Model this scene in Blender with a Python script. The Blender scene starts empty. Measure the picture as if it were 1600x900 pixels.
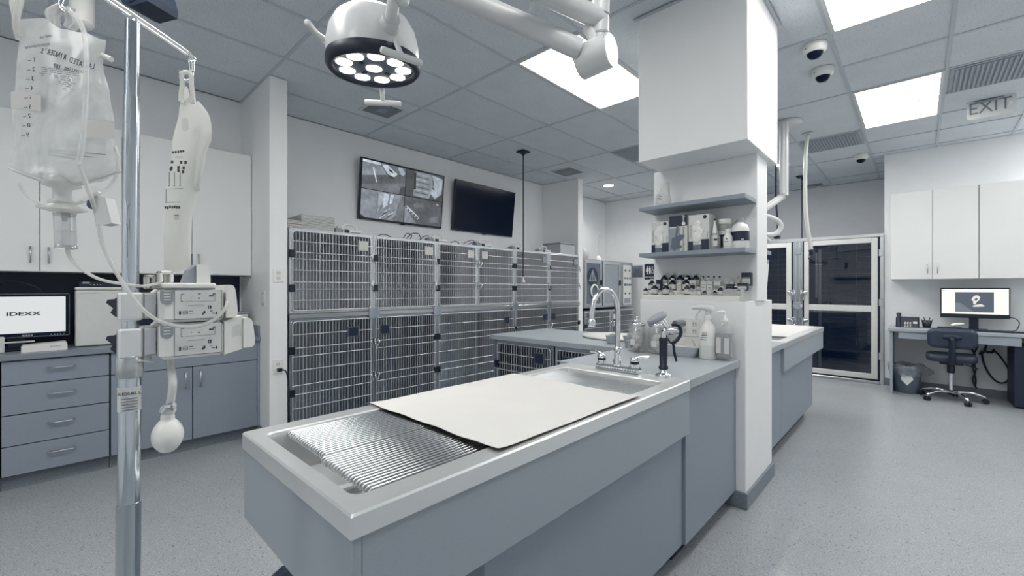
import bpy, math, random
from mathutils import Matrix, Vector
random.seed(7)
S = bpy.context.scene
COL = S.collection
PI = math.pi
# ------------------------------------------------------------------ camera, world, exposure
CAM_Z = 1.35
FPX = 672.7
YAW = math.radians(43.308)
cd = bpy.data.cameras.new('camera'); cam = bpy.data.objects.new('camera', cd); COL.objects.link(cam)
cam.location = (0, 0, CAM_Z); cam.rotation_euler = (PI/2, 0, YAW)
cd.sensor_width = 36; cd.lens = FPX/1600*36; cd.clip_start = .02; cd.shift_y = 0.0003
S.camera = cam
wd = bpy.data.worlds.new('world'); S.world = wd; wd.use_nodes = True
wd.node_tree.nodes['Background'].inputs[0].default_value = (.55, .65, .8, 1)
wd.node_tree.nodes['Background'].inputs[1].default_value = .05
S.view_settings.view_transform = 'Standard'; S.view_settings.look = 'None'
S.view_settings.gamma = 1; S.view_settings.use_curve_mapping = False
S.view_settings.exposure = 0.20
TROFFER = 8.8
LED = 4.0
LAMP_SPOT = 3.0
S.cycles.max_bounces = 10; S.cycles.diffuse_bounces = 6; S.cycles.glossy_bounces = 5
S.cycles.transparent_max_bounces = 24; S.cycles.transmission_bounces = 8
S.cycles.caustics_reflective = False; S.cycles.caustics_refractive = False
S.cycles.sample_clamp_indirect = 6; S.cycles.use_denoising = True

# ------------------------------------------------------------------ points of the room, measured from the camera
SN, CS = math.sin(YAW), math.cos(YAW)
def rayd(px, py): l = (px-800)/FPX; return Vector((-SN+CS*l, CS+SN*l, (449.5-py)/FPX))
def at(px, py, t): d = rayd(px, py)*t; d.z += CAM_Z; return d          # t metres ahead of the camera
def atY(px, py, y): d = rayd(px, py); return at(px, py, y/d.y)
def atX(px, py, x): d = rayd(px, py); return at(px, py, x/d.x)
def atZ(px, py, z): d = rayd(px, py); return at(px, py, (z-CAM_Z)/d.z)

# ------------------------------------------------------------------ materials
def lin(c): c /= 255; return c/12.92 if c <= .04045 else ((c+.055)/1.055)**2.4
MC = {}
def mat(name, rgb, rough=.5, metal=0., var=.05, scale=30, bump=0., bscale=200, coat=0., emit=0., spec=.5, stretch=None, aniso=0.):
    if name in MC: return MC[name]
    m = bpy.data.materials.new(name); m.use_nodes = True; N = m.node_tree.nodes; L = m.node_tree.links
    b = N['Principled BSDF']; c = [lin(x) for x in rgb]
    b.inputs['Roughness'].default_value = rough; b.inputs['Metallic'].default_value = metal
    b.inputs['Coat Weight'].default_value = coat; b.inputs['Specular IOR Level'].default_value = spec
    b.inputs['Coat Roughness'].default_value = .12
    tc = N.new('ShaderNodeTexCoord'); mp = N.new('ShaderNodeMapping'); L.new(tc.outputs['Object'], mp.inputs[0])
    if stretch: mp.inputs['Scale'].default_value = stretch
    nz = N.new('ShaderNodeTexNoise'); nz.inputs['Scale'].default_value = scale; nz.inputs['Detail'].default_value = 3
    L.new(mp.outputs[0], nz.inputs['Vector'])
    rp = N.new('ShaderNodeValToRGB'); L.new(nz.outputs['Fac'], rp.inputs[0])
    rp.color_ramp.elements[0].position = .3; rp.color_ramp.elements[1].position = .7
    rp.color_ramp.elements[0].color = [x*(1-var) for x in c]+[1]; rp.color_ramp.elements[1].color = [min(1, x*(1+var)) for x in c]+[1]
    L.new(rp.outputs[0], b.inputs['Base Color'])
    if bump:
        n2 = N.new('ShaderNodeTexNoise'); n2.inputs['Scale'].default_value = bscale; n2.inputs['Detail'].default_value = 2
        L.new(mp.outputs[0], n2.inputs['Vector'])
        bp = N.new('ShaderNodeBump'); bp.inputs['Strength'].default_value = bump; bp.inputs['Distance'].default_value = .002
        L.new(n2.outputs['Fac'], bp.inputs['Height']); L.new(bp.outputs[0], b.inputs['Normal'])
    if emit:
        L.new(rp.outputs[0], b.inputs['Emission Color']); b.inputs['Emission Strength'].default_value = emit
    MC[name] = m; return m
def speckle(name, rgb, dark, light, scale, rough, coat=0., bump=0.):
    m = mat(name, rgb, rough, var=.04, scale=3, coat=coat); N = m.node_tree.nodes; L = m.node_tree.links; b = N['Principled BSDF']
    base = b.inputs['Base Color'].links[0].from_socket
    tc = [n for n in N if n.type == 'TEX_COORD'][0]
    prev = base
    for sc, col, lo, hi in ((scale, dark, .60, .68), (scale*1.25, light, .61, .70), (scale*.45, dark, .66, .74)):
        nz = N.new('ShaderNodeTexNoise'); nz.inputs['Scale'].default_value = sc; nz.inputs['Detail'].default_value = 1.5
        L.new(tc.outputs['Object'], nz.inputs['Vector'])
        mr = N.new('ShaderNodeMapRange'); mr.inputs[1].default_value = lo; mr.inputs[2].default_value = hi
        L.new(nz.outputs['Fac'], mr.inputs[0])
        mx = N.new('ShaderNodeMixRGB'); L.new(mr.outputs[0], mx.inputs[0]); L.new(prev, mx.inputs[1]); mx.inputs[2].default_value = [lin(x) for x in col]+[1]
        prev = mx.outputs[0]
        if bump and sc == scale:
            bp = N.new('ShaderNodeBump'); bp.inputs['Strength'].default_value = bump; bp.inputs['Distance'].default_value = -.002
            L.new(mr.outputs[0], bp.inputs['Height']); L.new(bp.outputs[0], b.inputs['Normal'])
    L.new(prev, b.inputs['Base Color'])
    return m
def clear(name, rgb, opac, rough=.1, gloss=.25, trans=True, cloud=0.):
    """clear or milky plastic and glass: part see-through, part glossy, part milky"""
    m = bpy.data.materials.new(name); m.use_nodes = True; N = m.node_tree.nodes; L = m.node_tree.links
    N.remove(N['Principled BSDF']); out = N['Material Output']; c = [lin(x) for x in rgb]+[1]
    tr = N.new('ShaderNodeBsdfTransparent'); tr.inputs[0].default_value = [.93+.07*x for x in c[:3]]+[1]
    df = N.new('ShaderNodeBsdfDiffuse'); df.inputs[0].default_value = c
    tl = N.new('ShaderNodeBsdfTranslucent'); tl.inputs[0].default_value = c
    gl = N.new('ShaderNodeBsdfGlossy'); gl.inputs[0].default_value = (1, 1, 1, 1); gl.inputs['Roughness'].default_value = rough
    body = df
    if trans:
        a = N.new('ShaderNodeMixShader'); a.inputs[0].default_value = .45; L.new(df.outputs[0], a.inputs[1]); L.new(tl.outputs[0], a.inputs[2]); body = a
    x = N.new('ShaderNodeMixShader'); x.inputs[0].default_value = opac; L.new(tr.outputs[0], x.inputs[1]); L.new(body.outputs[0], x.inputs[2])
    if cloud:
        tc = N.new('ShaderNodeTexCoord'); nz = N.new('ShaderNodeTexNoise'); nz.inputs['Scale'].default_value = 14; nz.inputs['Detail'].default_value = 4
        nz.inputs['Distortion'].default_value = 1.2
        L.new(tc.outputs['Object'], nz.inputs['Vector']); mr = N.new('ShaderNodeMapRange')
        mr.inputs[1].default_value = .3; mr.inputs[2].default_value = .75; mr.inputs[3].default_value = opac-cloud; mr.inputs[4].default_value = opac+cloud
        L.new(nz.outputs['Fac'], mr.inputs[0]); L.new(mr.outputs[0], x.inputs[0])
        bp = N.new('ShaderNodeBump'); bp.inputs['Strength'].default_value = .35; bp.inputs['Distance'].default_value = .004; L.new(nz.outputs['Fac'], bp.inputs['Height']); L.new(bp.outputs[0], gl.inputs['Normal'])
    fr = N.new('ShaderNodeLayerWeight'); fr.inputs[0].default_value = .5
    pw = N.new('ShaderNodeMath'); pw.operation = 'POWER'; pw.inputs[1].default_value = 3.5; L.new(fr.outputs['Facing'], pw.inputs[0])
    mu = N.new('ShaderNodeMath'); mu.operation = 'MULTIPLY_ADD'; mu.inputs[1].default_value = gloss*2; mu.inputs[2].default_value = gloss*.16; mu.use_clamp = True; L.new(pw.outputs[0], mu.inputs[0])
    y = N.new('ShaderNodeMixShader'); L.new(mu.outputs[0], y.inputs[0]); L.new(x.outputs[0], y.inputs[1]); L.new(gl.outputs[0], y.inputs[2])
    L.new(y.outputs[0], out.inputs[0]); MC[name] = m; return m
def emitter(name, rgb, strength, base=.02):
    m = bpy.data.materials.new(name); m.use_nodes = True; N = m.node_tree.nodes; b = N['Principled BSDF']
    b.inputs['Base Color'].default_value = (base, base, base, 1); b.inputs['Roughness'].default_value = .3; b.inputs['Emission Color'].default_value = [lin(x) for x in rgb]+[1]
    b.inputs['Emission Strength'].default_value = strength; MC[name] = m; return m

WALL = mat('wall paint', (236, 238, 240), .7, var=.015, scale=6, bump=.08, bscale=500)
WHITE_WALL = mat('white paint', (238, 239, 239), .55, var=.01, scale=5, bump=.06, bscale=500)
FLOOR = speckle('speckled vinyl', (160, 165, 169), (98, 108, 121), (208, 211, 212), 150, .36, coat=.25)
COVE = speckle('coved vinyl', (120, 129, 138), (80, 91, 104), (160, 167, 172), 240, .45)
TILE = speckle('acoustic tile', (216, 222, 227), (165, 174, 184), (226, 231, 235), 170, .9, bump=.4)
TBAR = mat('ceiling bar paint', (190, 197, 204), .5, var=.02)
LAM = mat('grey laminate', (138, 147, 159), .45, var=.02, scale=60, bump=.05, bscale=900)
LAM2 = mat('grey apron laminate', (154, 162, 171), .5, var=.06, scale=500, bump=.06, bscale=900)
TOP = mat('grey worktop', (166, 173, 179), .38, var=.03, scale=400)
DARKTOP = mat('dark worktop', (126, 135, 146), .4, var=.03, scale=400)
CABWHITE = mat('white cabinet laminate', (232, 234, 233), .5, var=.01, scale=4)
GAP = mat('dark gap', (30, 42, 60), .8)
NAVYSHADE = mat('navy finish and wall shade', (22, 37, 60), .45, var=.06, scale=20)  # navy parts, and the shade painted below the left wall cabinets
STEEL = mat('brushed stainless', (196, 199, 202), .3, 1., var=.05, scale=60, bump=.04, bscale=120, stretch=(1, 1, 14))
STEELB = mat('cage stainless', (176, 184, 194), .36, 1., var=.10, scale=3.2, stretch=(2.5, 2.5, .5))
TUB = mat('satin tub steel', (230, 232, 232), .36, .78, var=.012, scale=14, bump=.02, bscale=300)
ROD = mat('bright steel rod', (226, 229, 231), .3, .75, var=.02)
RODT = mat('polished rack rod', (214, 217, 219), .2, 1., var=.02)
FRAME = mat('cage frame steel', (206, 211, 216), .38, .55, var=.03, scale=8)
CAGEIN = mat('cage lining steel', (202, 208, 215), .42, .2, var=.05, scale=2.6, stretch=(1, 1, 5))
POLE = mat('chromed tube', (196, 203, 210), .10, 1., var=.18, scale=90, stretch=(1, 1, .02))  # streaks in the colour stand in for reflections along the chrome
CHROME = mat('chrome', (226, 228, 230), .06, 1., var=.02)
BLACK = mat('black plastic', (14, 27, 46), .4, var=.1)
NAVY = mat('navy rubber', (20, 36, 58), .55, var=.1)
BLACKGLOSS = mat('black glass', (8, 24, 46), .12, var=.05, spec=.18)
WHITEP = mat('white plastic', (232, 232, 228), .35, var=.015, coat=.2)
OFFWHITE = mat('off white plastic', (212, 214, 212), .4, var=.02)
GREYP = mat('grey plastic', (146, 153, 161), .45, var=.03)
MIDGREY = mat('mid grey plastic', (96, 107, 122), .5, var=.04)
PAPER = mat('white paper', (210, 209, 206), .75, var=.012, scale=9, bump=.12, bscale=14)
PAPER2 = mat('stacked paper', (206, 208, 207), .8, var=.06, scale=60, stretch=(1, 1, 10))
CLOTH = mat('grey cloth', (178, 183, 187), .9, var=.08, scale=40, bump=.3, bscale=90)
TROF = emitter('lit diffuser', (255, 253, 249), TROFFER, .8)
LEDM = emitter('lit lens', (255, 250, 238), LED)
DOWNL = emitter('lit downlight', (255, 252, 246), 12, .8)
GLASS = clear('door glass', (14, 32, 60), .30, .02, .30, False)
JAR = clear('jar glass', (225, 230, 232), .05, .05, .35, False)
BAGP = clear('clear fluid bag plastic', (240, 242, 241), .44, .16, .16, True, .12)
LIQ = clear('clear fluid', (225, 230, 232), .12, .05, .3, False)
CHAMB = clear('drip chamber plastic', (190, 196, 200), .22, .05, .8, False)
MILK = clear('milky tubing', (238, 239, 236), .72, .15, .2)
MILKW = clear('white pressure bag film', (236, 237, 234), .92, .35, .06)
FROST = clear('frosted plastic', (226, 228, 226), .62, .25, .15)
LINER = clear('thin bin liner', (190, 197, 203), .45, .2, .2, True, .2)
INK = mat('print ink', (34, 46, 66), .6, var=.02)
GREYINK = mat('grey ink', (120, 128, 138), .6, var=.02)
WHITEINK = mat('white ink', (236, 236, 232), .6, var=.02)
AMBER = mat('dark bottle glass', (12, 26, 44), .1, var=.05, coat=.4)
VINYL = mat('dark upholstery', (40, 53, 73), .45, var=.06, scale=60, bump=.1, bscale=300)

# ------------------------------------------------------------------ mesh builder
def basis(d):
    d = Vector(d).normalized(); a = Vector((0, 0, 1)) if abs(d.z) < .95 else Vector((1, 0, 0))
    u = d.cross(a).normalized(); return u, d.cross(u).normalized(), d
def smoothed(pts, k=6):
    p = [Vector(q) for q in pts]
    if len(p) < 3: return p
    o = []
    for i in range(len(p)-1):
        a, b, c, d = p[max(i-1, 0)], p[i], p[i+1], p[min(i+2, len(p)-1)]
        for j in range(k):
            t = j/k; o.append(.5*((2*b)+(c-a)*t+(2*a-5*b+4*c-d)*t*t+(3*b-a-3*c+d)*t*t*t))
    return o+[p[-1]]
class MB:
    def __init__(s): s.v = []; s.f = []; s.m = []; s.s = []; s.mi = 0
    def add(s, vs, fs, smooth=False):
        o = len(s.v); s.v += [tuple(v) for v in vs]
        for f in fs: s.f.append([o+i for i in f]); s.m.append(s.mi); s.s.append(smooth)
        return s
    def mat(s, i): s.mi = i; return s
    def box(s, a, b, bev=0., M=None):
        x0, x1 = sorted((a[0], b[0])); y0, y1 = sorted((a[1], b[1])); z0, z1 = sorted((a[2], b[2]))
        bev = min(bev, (x1-x0)*.45, (y1-y0)*.45, (z1-z0)*.45)
        if bev <= 0:
            vs = [(x, y, z) for x in (x0, x1) for y in (y0, y1) for z in (z0, z1)]
            fs = [(0, 1, 3, 2), (4, 6, 7, 5), (0, 4, 5, 1), (2, 3, 7, 6), (0, 2, 6, 4), (1, 5, 7, 3)]
        else:
            vs = []; idx = {}
            for i, x in enumerate((x0, x1)):
                for j, y in enumerate((y0, y1)):
                    for k, z in enumerate((z0, z1)):
                        ix, iy, iz = (x+bev*(1-2*i), y+bev*(1-2*j), z+bev*(1-2*k))
                        for ax, p in enumerate(((x, iy, iz), (ix, y, iz), (ix, iy, z))): idx[i, j, k, ax] = len(vs); vs.append(p)
            fs = []
            for i in (0, 1):
                q = lambda *t: [idx[a] for a in t]
                fs.append(q((i, 0, 0, 0), (i, 1, 0, 0), (i, 1, 1, 0), (i, 0, 1, 0)))
                fs.append(q((0, i, 0, 1), (1, i, 0, 1), (1, i, 1, 1), (0, i, 1, 1)))
                fs.append(q((0, 0, i, 2), (1, 0, i, 2), (1, 1, i, 2), (0, 1, i, 2)))
                for j in (0, 1):
                    fs.append(q((i, j, 0, 0), (i, j, 1, 0), (i, j, 1, 1), (i, j, 0, 1)))
                    fs.append(q((i, 0, j, 0), (i, 1, j, 0), (i, 1, j, 2), (i, 0, j, 2)))
                    fs.append(q((0, i, j, 1), (1, i, j, 1), (1, i, j, 2), (0, i, j, 2)))
                    for k in (0, 1): fs.append(q((i, j, k, 0), (i, j, k, 1), (i, j, k, 2)))
            c = Vector(((x0+x1)/2, (y0+y1)/2, (z0+z1)/2)); g = []
            for f in fs:
                p = [Vector(vs[i]) for i in f]; n = (p[1]-p[0]).cross(p[2]-p[0]); ce = sum(p, Vector())/len(p)
                g.append(f if n.dot(ce-c) > 0 else f[::-1])
            fs = g
        if M is not None: vs = [M @ Vector(v) for v in vs]
        return s.add(vs, fs)
    def ring(s, loops, closed=True, caps=True, smooth=True):
        n = len(loops[0]); vs = [v for l in loops for v in l]; fs = []
        for i in range(len(loops)-1):
            for j in range(n if closed else n-1):
                k = (j+1) % n; fs.append((i*n+j, i*n+k, (i+1)*n+k, (i+1)*n+j))
        s.add(vs, fs, smooth)
        if caps and closed:
            s.add(loops[0], [tuple(range(n))[::-1]]); s.add(loops[-1], [tuple(range(n))])
        return s
    def cyl(s, p0, p1, r0, r1=None, n=14, caps=True):
        r1 = r0 if r1 is None else r1; p0, p1 = Vector(p0), Vector(p1); u, w, d = basis(p1-p0)
        c = [(math.cos(2*PI*i/n), math.sin(2*PI*i/n)) for i in range(n)]
        return s.ring([[p0+(u*a+w*b)*r0 for a, b in c], [p1+(u*a+w*b)*r1 for a, b in c]], True, caps)
    def tube(s, pts, r, n=8, k=6, caps=True, closed=False, flat=1.):
        p = smoothed(pts, k) if k else [Vector(q) for q in pts]
        rs = r if isinstance(r, (list, tuple)) else None
        u = None; loops = []
        for i, q in enumerate(p):
            d = (p[min(i+1, len(p)-1)]-p[max(i-1, 0)]).normalized()
            u = basis(d)[0] if u is None else (u-d*u.dot(d)).normalized()
            w = d.cross(u); x = i/(len(p)-1)*(len(rs)-1) if rs else 0
            rr = (rs[int(x)]*(1-x % 1)+rs[min(int(x)+1, len(rs)-1)]*(x % 1)) if rs else r
            loops.append([q+(u*math.cos(2*PI*j/n)+w*math.sin(2*PI*j/n)*flat)*rr for j in range(n)])
        if closed: loops.append(loops[0]); caps = False
        return s.ring(loops, True, caps)
    def lathe(s, prof, c=(0, 0, 0), n=24, M=None, smooth=True, cap=True):
        c = Vector(c); loops = []
        for r, z in prof:
            l = [Vector((max(r, 1e-4)*math.cos(2*PI*j/n), max(r, 1e-4)*math.sin(2*PI*j/n), z)) for j in range(n)]
            loops.append([(M @ p if M is not None else p)+c for p in l])
        return s.ring(loops, True, cap, smooth)
    def prism(s, poly, o, u, v, w):
        """polygon in (u, v) from origin o, pushed along w"""
        o, u, v, w = Vector(o), Vector(u), Vector(v), Vector(w); n = len(poly)
        a = [o+u*x+v*y for x, y in poly]; b = [p+w for p in a]
        s.add(a+b, [tuple(range(n))[::-1], tuple(range(n, 2*n))]+[(i, (i+1) % n, n+(i+1) % n, n+i) for i in range(n)]); return s
    def grid(s, fn, nu, nv, smooth=True):
        vs = [fn(i/nu, j/nv) for j in range(nv+1) for i in range(nu+1)]
        return s.add(vs, [(j*(nu+1)+i, j*(nu+1)+i+1, (j+1)*(nu+1)+i+1, (j+1)*(nu+1)+i) for j in range(nv) for i in range(nu)], smooth)
    def poly(s, pts): return s.add(pts, [tuple(range(len(pts)))])
WM = {}
def world(o): return WM[o.name]
def mesh_of(name, mb, mats):
    me = bpy.data.meshes.new(name); me.from_pydata(mb.v, [], mb.f); me.update()
    for m in (mats if isinstance(mats, (list, tuple)) else [mats]): me.materials.append(m)
    me.polygons.foreach_set('material_index', mb.m); me.polygons.foreach_set('use_smooth', mb.s); me.update()
    return me
def rr_(w, h, r, k=4):
    """rounded rectangle outline round (0,0)"""
    o = []
    for cx, cy, a in ((w/2-r, h/2-r, 0), (-w/2+r, h/2-r, 90), (-w/2+r, -h/2+r, 180), (w/2-r, -h/2+r, 270)):
        for i in range(k+1): t = math.radians(a+90*i/k); o.append((cx+r*math.cos(t), cy+r*math.sin(t)))
    return o
def put(o, M, parent=None):
    COL.objects.link(o); WM[o.name] = M
    if parent is not None: o.parent = parent; o.matrix_basis = world(parent).inverted() @ M
    else: o.matrix_basis = M
    return o
def part(name, mb, mats, parent=None, label=None, kind=None):
    """one mesh object; mb is in the room's coordinates"""
    vs = [Vector(v) for v in mb.v]
    c = Vector(((min(v.x for v in vs)+max(v.x for v in vs))/2, (min(v.y for v in vs)+max(v.y for v in vs))/2, min(v.z for v in vs)))
    mb.v = [tuple(v-c) for v in vs]
    o = bpy.data.objects.new(name, mesh_of(name, mb, mats)); put(o, Matrix.Translation(c), parent)
    if label: o['label'] = label
    if kind: o['kind'] = kind
    return o
def twin(name, src, loc, parent, kind=None, M=None):
    """another piece that shares its mesh, moved so that its origin is at loc"""
    o = bpy.data.objects.new(name, src.data); put(o, M if M is not None else Matrix.Translation(Vector(loc)), parent)
    if kind: o['kind'] = kind
    return o
def struct(name, mb, mats, parent=None):
    return part(name, mb, mats, parent, kind=None if parent else 'structure')
def thing(name, label, cat, loc=(0, 0, 0), group=None, rot=0.):
    o = bpy.data.objects.new(name, None); o.empty_display_size = .05
    put(o, Matrix.Translation(Vector(loc)) @ Matrix.Rotation(rot, 4, 'Z')); tag(o, label, cat, group); return o
def tag(o, label, cat, group=None):
    o['label'] = label; o['category'] = cat
    if group: o['group'] = group
    return o
def solo(name, mb, mats, label, cat, group=None): return tag(part(name, mb, mats), label, cat, group)
def copy_tree(o, M, label=None, group=None, par=None, src=None):
    """the thing, its parts and sub-parts, placed with matrix M"""
    c = o.copy(); COL.objects.link(c)
    if par is None:
        c.parent = None; c.matrix_basis = M
        if label: c['label'] = label
        if group: c['group'] = group
    else: c.parent = par; c.matrix_basis = o.matrix_basis
    WM[c.name] = M if par is None else WM[par.name] @ o.matrix_basis
    for ch in o.children: copy_tree(ch, M, par=c)
    return c
def place(o, M): o.matrix_basis = M; WM[o.name] = M; return o
def TR(loc, rot=0.): return Matrix.Translation(Vector(loc)) @ Matrix.Rotation(rot, 4, 'Z')
def text(body, o, right, up, size, m, parent, name='lettering', depth=.0004, align='CENTER', squeeze=1., bold=0.):
    cu = bpy.data.curves.new(name, 'FONT'); cu.body = body; cu.size = size; cu.align_x = align; cu.align_y = 'CENTER'; cu.extrude = depth; cu.offset = bold
    cu.space_line = .9; cu.resolution_u = 2
    cu.materials.append(m); tmp = bpy.data.objects.new('text_source', cu); COL.objects.link(tmp)
    me = bpy.data.meshes.new_from_object(tmp); bpy.data.objects.remove(tmp); ob = bpy.data.objects.new(name, me)
    r = Vector(right).normalized(); u = Vector(up).normalized(); n = r.cross(u)
    M = Matrix(((r.x*squeeze, u.x, n.x, o[0]), (r.y*squeeze, u.y, n.y, o[1]), (r.z*squeeze, u.z, n.z, o[2]), (0, 0, 0, 1)))
    return put(ob, M, parent)
ORD = 'first second third fourth fifth sixth seventh eighth ninth tenth eleventh twelfth thirteenth fourteenth fifteenth sixteenth'.split()

# ------------------------------------------------------------------ the setting
CEIL = 3.21; XW = -4.94; XR = 2.2; YN = -2.6; YF = 9.65
struct('floor', MB().box((XW-.1, YN-.1, -.1), (XR+.1, YF+.1, 0)), FLOOR)
struct('wall_left', MB().box((XW-.12, YN, 0), (XW, 8.3, CEIL)), WALL)
struct('wall_near', MB().box((XW-.12, YN-.12, 0), (XR+.12, YN, CEIL)), WALL)
struct('wall_right', MB().box((XR, YN, 0), (XR+.12, YF, CEIL)), WALL)
struct('wall_far', MB().box((XW-.12, 8.2, 0), (-2.42, 8.32, CEIL)), WALL)
struct('wall_far_return', MB().box((-2.54, 8.32, 0), (-2.42, YF+.12, CEIL)), WALL)
struct('wall_far_alcove', MB().box((-2.42, YF, 0), (-.2, YF+.12, CEIL)), WALL)
struct('wall_desk', MB().box((-.34, 7.95, 0), (XR+.12, 8.07, CEIL)), WALL)
struct('wall_desk_return', MB().box((-.34, 8.07, 0), (-.22, YF, CEIL)), WALL)
struct('wall_wing_near', MB().box((XW, 1.28, 0), (-4.108, 1.427, CEIL), .004), WHITE_WALL)
struct('wall_wing_far', MB().box((XW, 6.05, 0), (-4.17, 6.19, CEIL), .004), WHITE_WALL)
struct('baseboard_desk', MB().box((-.352, 7.938, 0), (XR, 7.95, .1), .003).box((-.352, 7.95, 0), (-.34, 8.2, .1)), COVE)
struct('baseboard_wing', MB().box((XW, 1.27, 0), (-4.098, 1.28, .1)).box((-4.108, 1.27, 0), (-4.098, 1.437, .1)), COVE)
pil = bpy.data.objects.new('pillar', None); put(pil, Matrix.Translation((-1.1, 3.2, 0))); pil['kind'] = 'structure'
part('half_wall', MB().box((-1.457, 2.893, 0), (-.765, 3.54, 1.268), .004), WHITE_WALL, pil)
part('column', MB().box((-1.45, 3.1, 1.268), (-.752, 3.35, 2.22), .003), WHITE_WALL, pil)
part('soffit', MB().box((-1.405, 2.765, 2.22), (-.722, 3.5, CEIL), .003), WHITE_WALL, pil)
part('cove_base', MB().box((-1.46, 2.88, 0), (-.752, 3.555, .1), .004), COVE, pil)
part('ceiling_angle', MB().box((-1.43, 2.74, CEIL-.012), (-.70, 2.765, CEIL-.006)).box((-.722, 2.74, CEIL-.012), (-.70, 3.5, CEIL-.006)), TBAR, pil)

# ceiling: slab, bars, tiles, diffusers
ceil = struct('ceiling', MB().box((XW-.12, YN-.12, CEIL+.03), (XR+.12, YF+.12, CEIL+.12)), TILE)
GX = [-.47+.65*i for i in range(-7, 5)]
GX = [-4.94]+[x for x in GX if -4.8 < x < 2.1]+[2.2]
GYL = [-2.6, -1.32, -.02, 1.275, 2.6, 3.872, 5.19, 6.48, 7.78, 9.06, 9.65]
GYR = [-2.6, -1.97, -1.32, -.67, -.02, .63, 1.275, 1.93, 2.6, 3.225, 3.872, 4.54, 5.19, 5.85, 6.48, 7.13, 7.78, 8.42, 9.06, 9.65]
HB = .012
for x in GX[1:-1]:
    part('ceiling_bar', MB().box((x-HB, YN, CEIL-.004), (x+HB, YF, CEIL+.012)), TBAR, ceil)
for y in GYL[1:-1]:
    part('ceiling_bar', MB().box((XW, y-HB, CEIL-.003), (XR, y+HB, CEIL+.012)), TBAR, ceil)
for y in GYR[1:-1]:
    if y not in GYL: part('ceiling_bar', MB().box((-.47, y-HB, CEIL-.003), (XR, y+HB, CEIL+.012)), TBAR, ceil)
TROF_AT = [(-2.42, 2.6), (-.47, 2.6), (-.47, 5.19), (-.47, -.02), (-2.42, -.02), (-2.42, 5.19), (-2.42, 6.48), (.83, 3.872), (1.48, 6.48), (-1.12, -2.6), (-2.42, -1.32)]  # panels labelled added are unseen, put in to brighten dim areas
troffer_cells = set()
for x, y in TROF_AT:
    troffer_cells |= {(round(x, 1), round(yy, 1)) for yy in GYR if y-.05 <= yy < y+1.2}
tilesrc = {}
VENT_CELLS = {(round(x, 1), round(y, 1)) for x, y in ((.18, 5.19), (-1.12, 6.48), (-3.07, 5.19))}
for i in range(len(GX)-1):
    x0, x1 = GX[i], GX[i+1]
    ys = GYR if x0 >= -.5 else GYL
    for j in range(len(ys)-1):
        y0, y1 = ys[j], ys[j+1]
        if (round(x0, 1), round(y0, 1)) in troffer_cells: continue
        k = (round(x1-x0, 2), round(y1-y0, 2))
        if k not in tilesrc:
            tilesrc[k] = part('ceiling_tile', MB().box((x0+.008, y0+.008, CEIL+.004), (x1-.008, y1-.008, CEIL+.018), .003), TILE, ceil)
        else: twin('ceiling_tile', tilesrc[k], ((x0+x1)/2, (y0+y1)/2, CEIL+.004), ceil)
# ceiling lights
TL = ['lit ceiling panel light between the grey lamp arm and the pillar', 'lit ceiling panel light nearest the pillar and the two dome cameras, cut by the frame',
      'lit ceiling panel light left of the exit sign', 'lit ceiling panel light over the walkway beside the treatment table', 'lit ceiling panel light over the drip stand',
      'lit ceiling panel light behind the pillar soffit', 'added unseen panel light farthest behind the pillar, before the glass kennels', 'added unseen panel light over the open floor outside the frame', 'added unseen panel light above the far end of the desk', 'added unseen panel light behind the viewer, walkway side', 'added unseen panel light behind the viewer, left wall side']
for (x, y), lb in zip(TROF_AT, TL):
    t = thing('ceiling_light', lb, 'light', (x+.325, y+.64, CEIL-.01), 'ceiling panel lights')
    x1, y1 = x+.65, y+1.28 if y > -2 else y+1.26
    fr = MB()
    fr.box((x+.012, y+.012, CEIL-.008), (x+.034, y1-.004, CEIL+.03)).box((x1-.034, y+.012, CEIL-.008), (x1-.012, y1-.004, CEIL+.03))
    fr.box((x+.034, y+.012, CEIL-.008), (x1-.034, y+.03, CEIL+.03)).box((x+.034, y1-.022, CEIL-.008), (x1-.034, y1-.004, CEIL+.03))
    part('light_frame', fr, OFFWHITE, t)
    part('diffuser', MB().box((x+.034, y+.03, CEIL+.004), (x1-.034, y1-.022, CEIL+.012)), TROF, t)
# air diffusers and return grilles
GRILLE = mat('return grille paint', (166, 174, 183), .6); GRILLE2 = mat('return grille inside', (138, 147, 158), .7)
def diffuser(x, y, w, d, label, name='ceiling_vent'):
    t = thing(name, label, 'vent', (x, y, CEIL-.02), 'ceiling air vents')
    part('vent_frame', MB().box((x-w/2, y-d/2, CEIL-.01), (x+w/2, y+d/2, CEIL+.002), .003), OFFWHITE if name == 'ceiling_vent' else GRILLE, t)
    part('vent_opening', MB().box((x-w/2+.025, y-d/2+.025, CEIL-.012), (x+w/2-.025, y+d/2-.025, CEIL-.009)), NAVY if name == 'ceiling_vent' else GRILLE2, t)
    n = int((w-.05)/.03)
    src = None
    for i in range(n):
        xx = x-w/2+.025+(i+.5)*(w-.05)/n
        if src is None: src = part('vent_slat', MB().box((xx-.009, y-d/2+.025, CEIL-.018), (xx+.007, y+d/2-.025, CEIL-.011), .002), GREYP if name == 'ceiling_vent' else GRILLE, t)
        else: twin('vent_slat', src, (xx-.001, y, CEIL-.018), t)
    if name == 'ceiling_vent': part('vent_hub', MB().box((x-.05, y-.05, CEIL-.02), (x+.05, y+.05, CEIL-.01), .003), GREYP, t)
diffuser(-4.05, 2.33, .34, .34, 'square air diffuser in the ceiling beyond the surgical lamp, above the television showing camera views')
diffuser(-4.06, 5.6, .4, .4, 'square air diffuser in the ceiling near the far wing wall')
diffuser(-1.39, 9.36, .36, .26, 'small air diffuser in the ceiling above the glass kennels')
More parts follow.
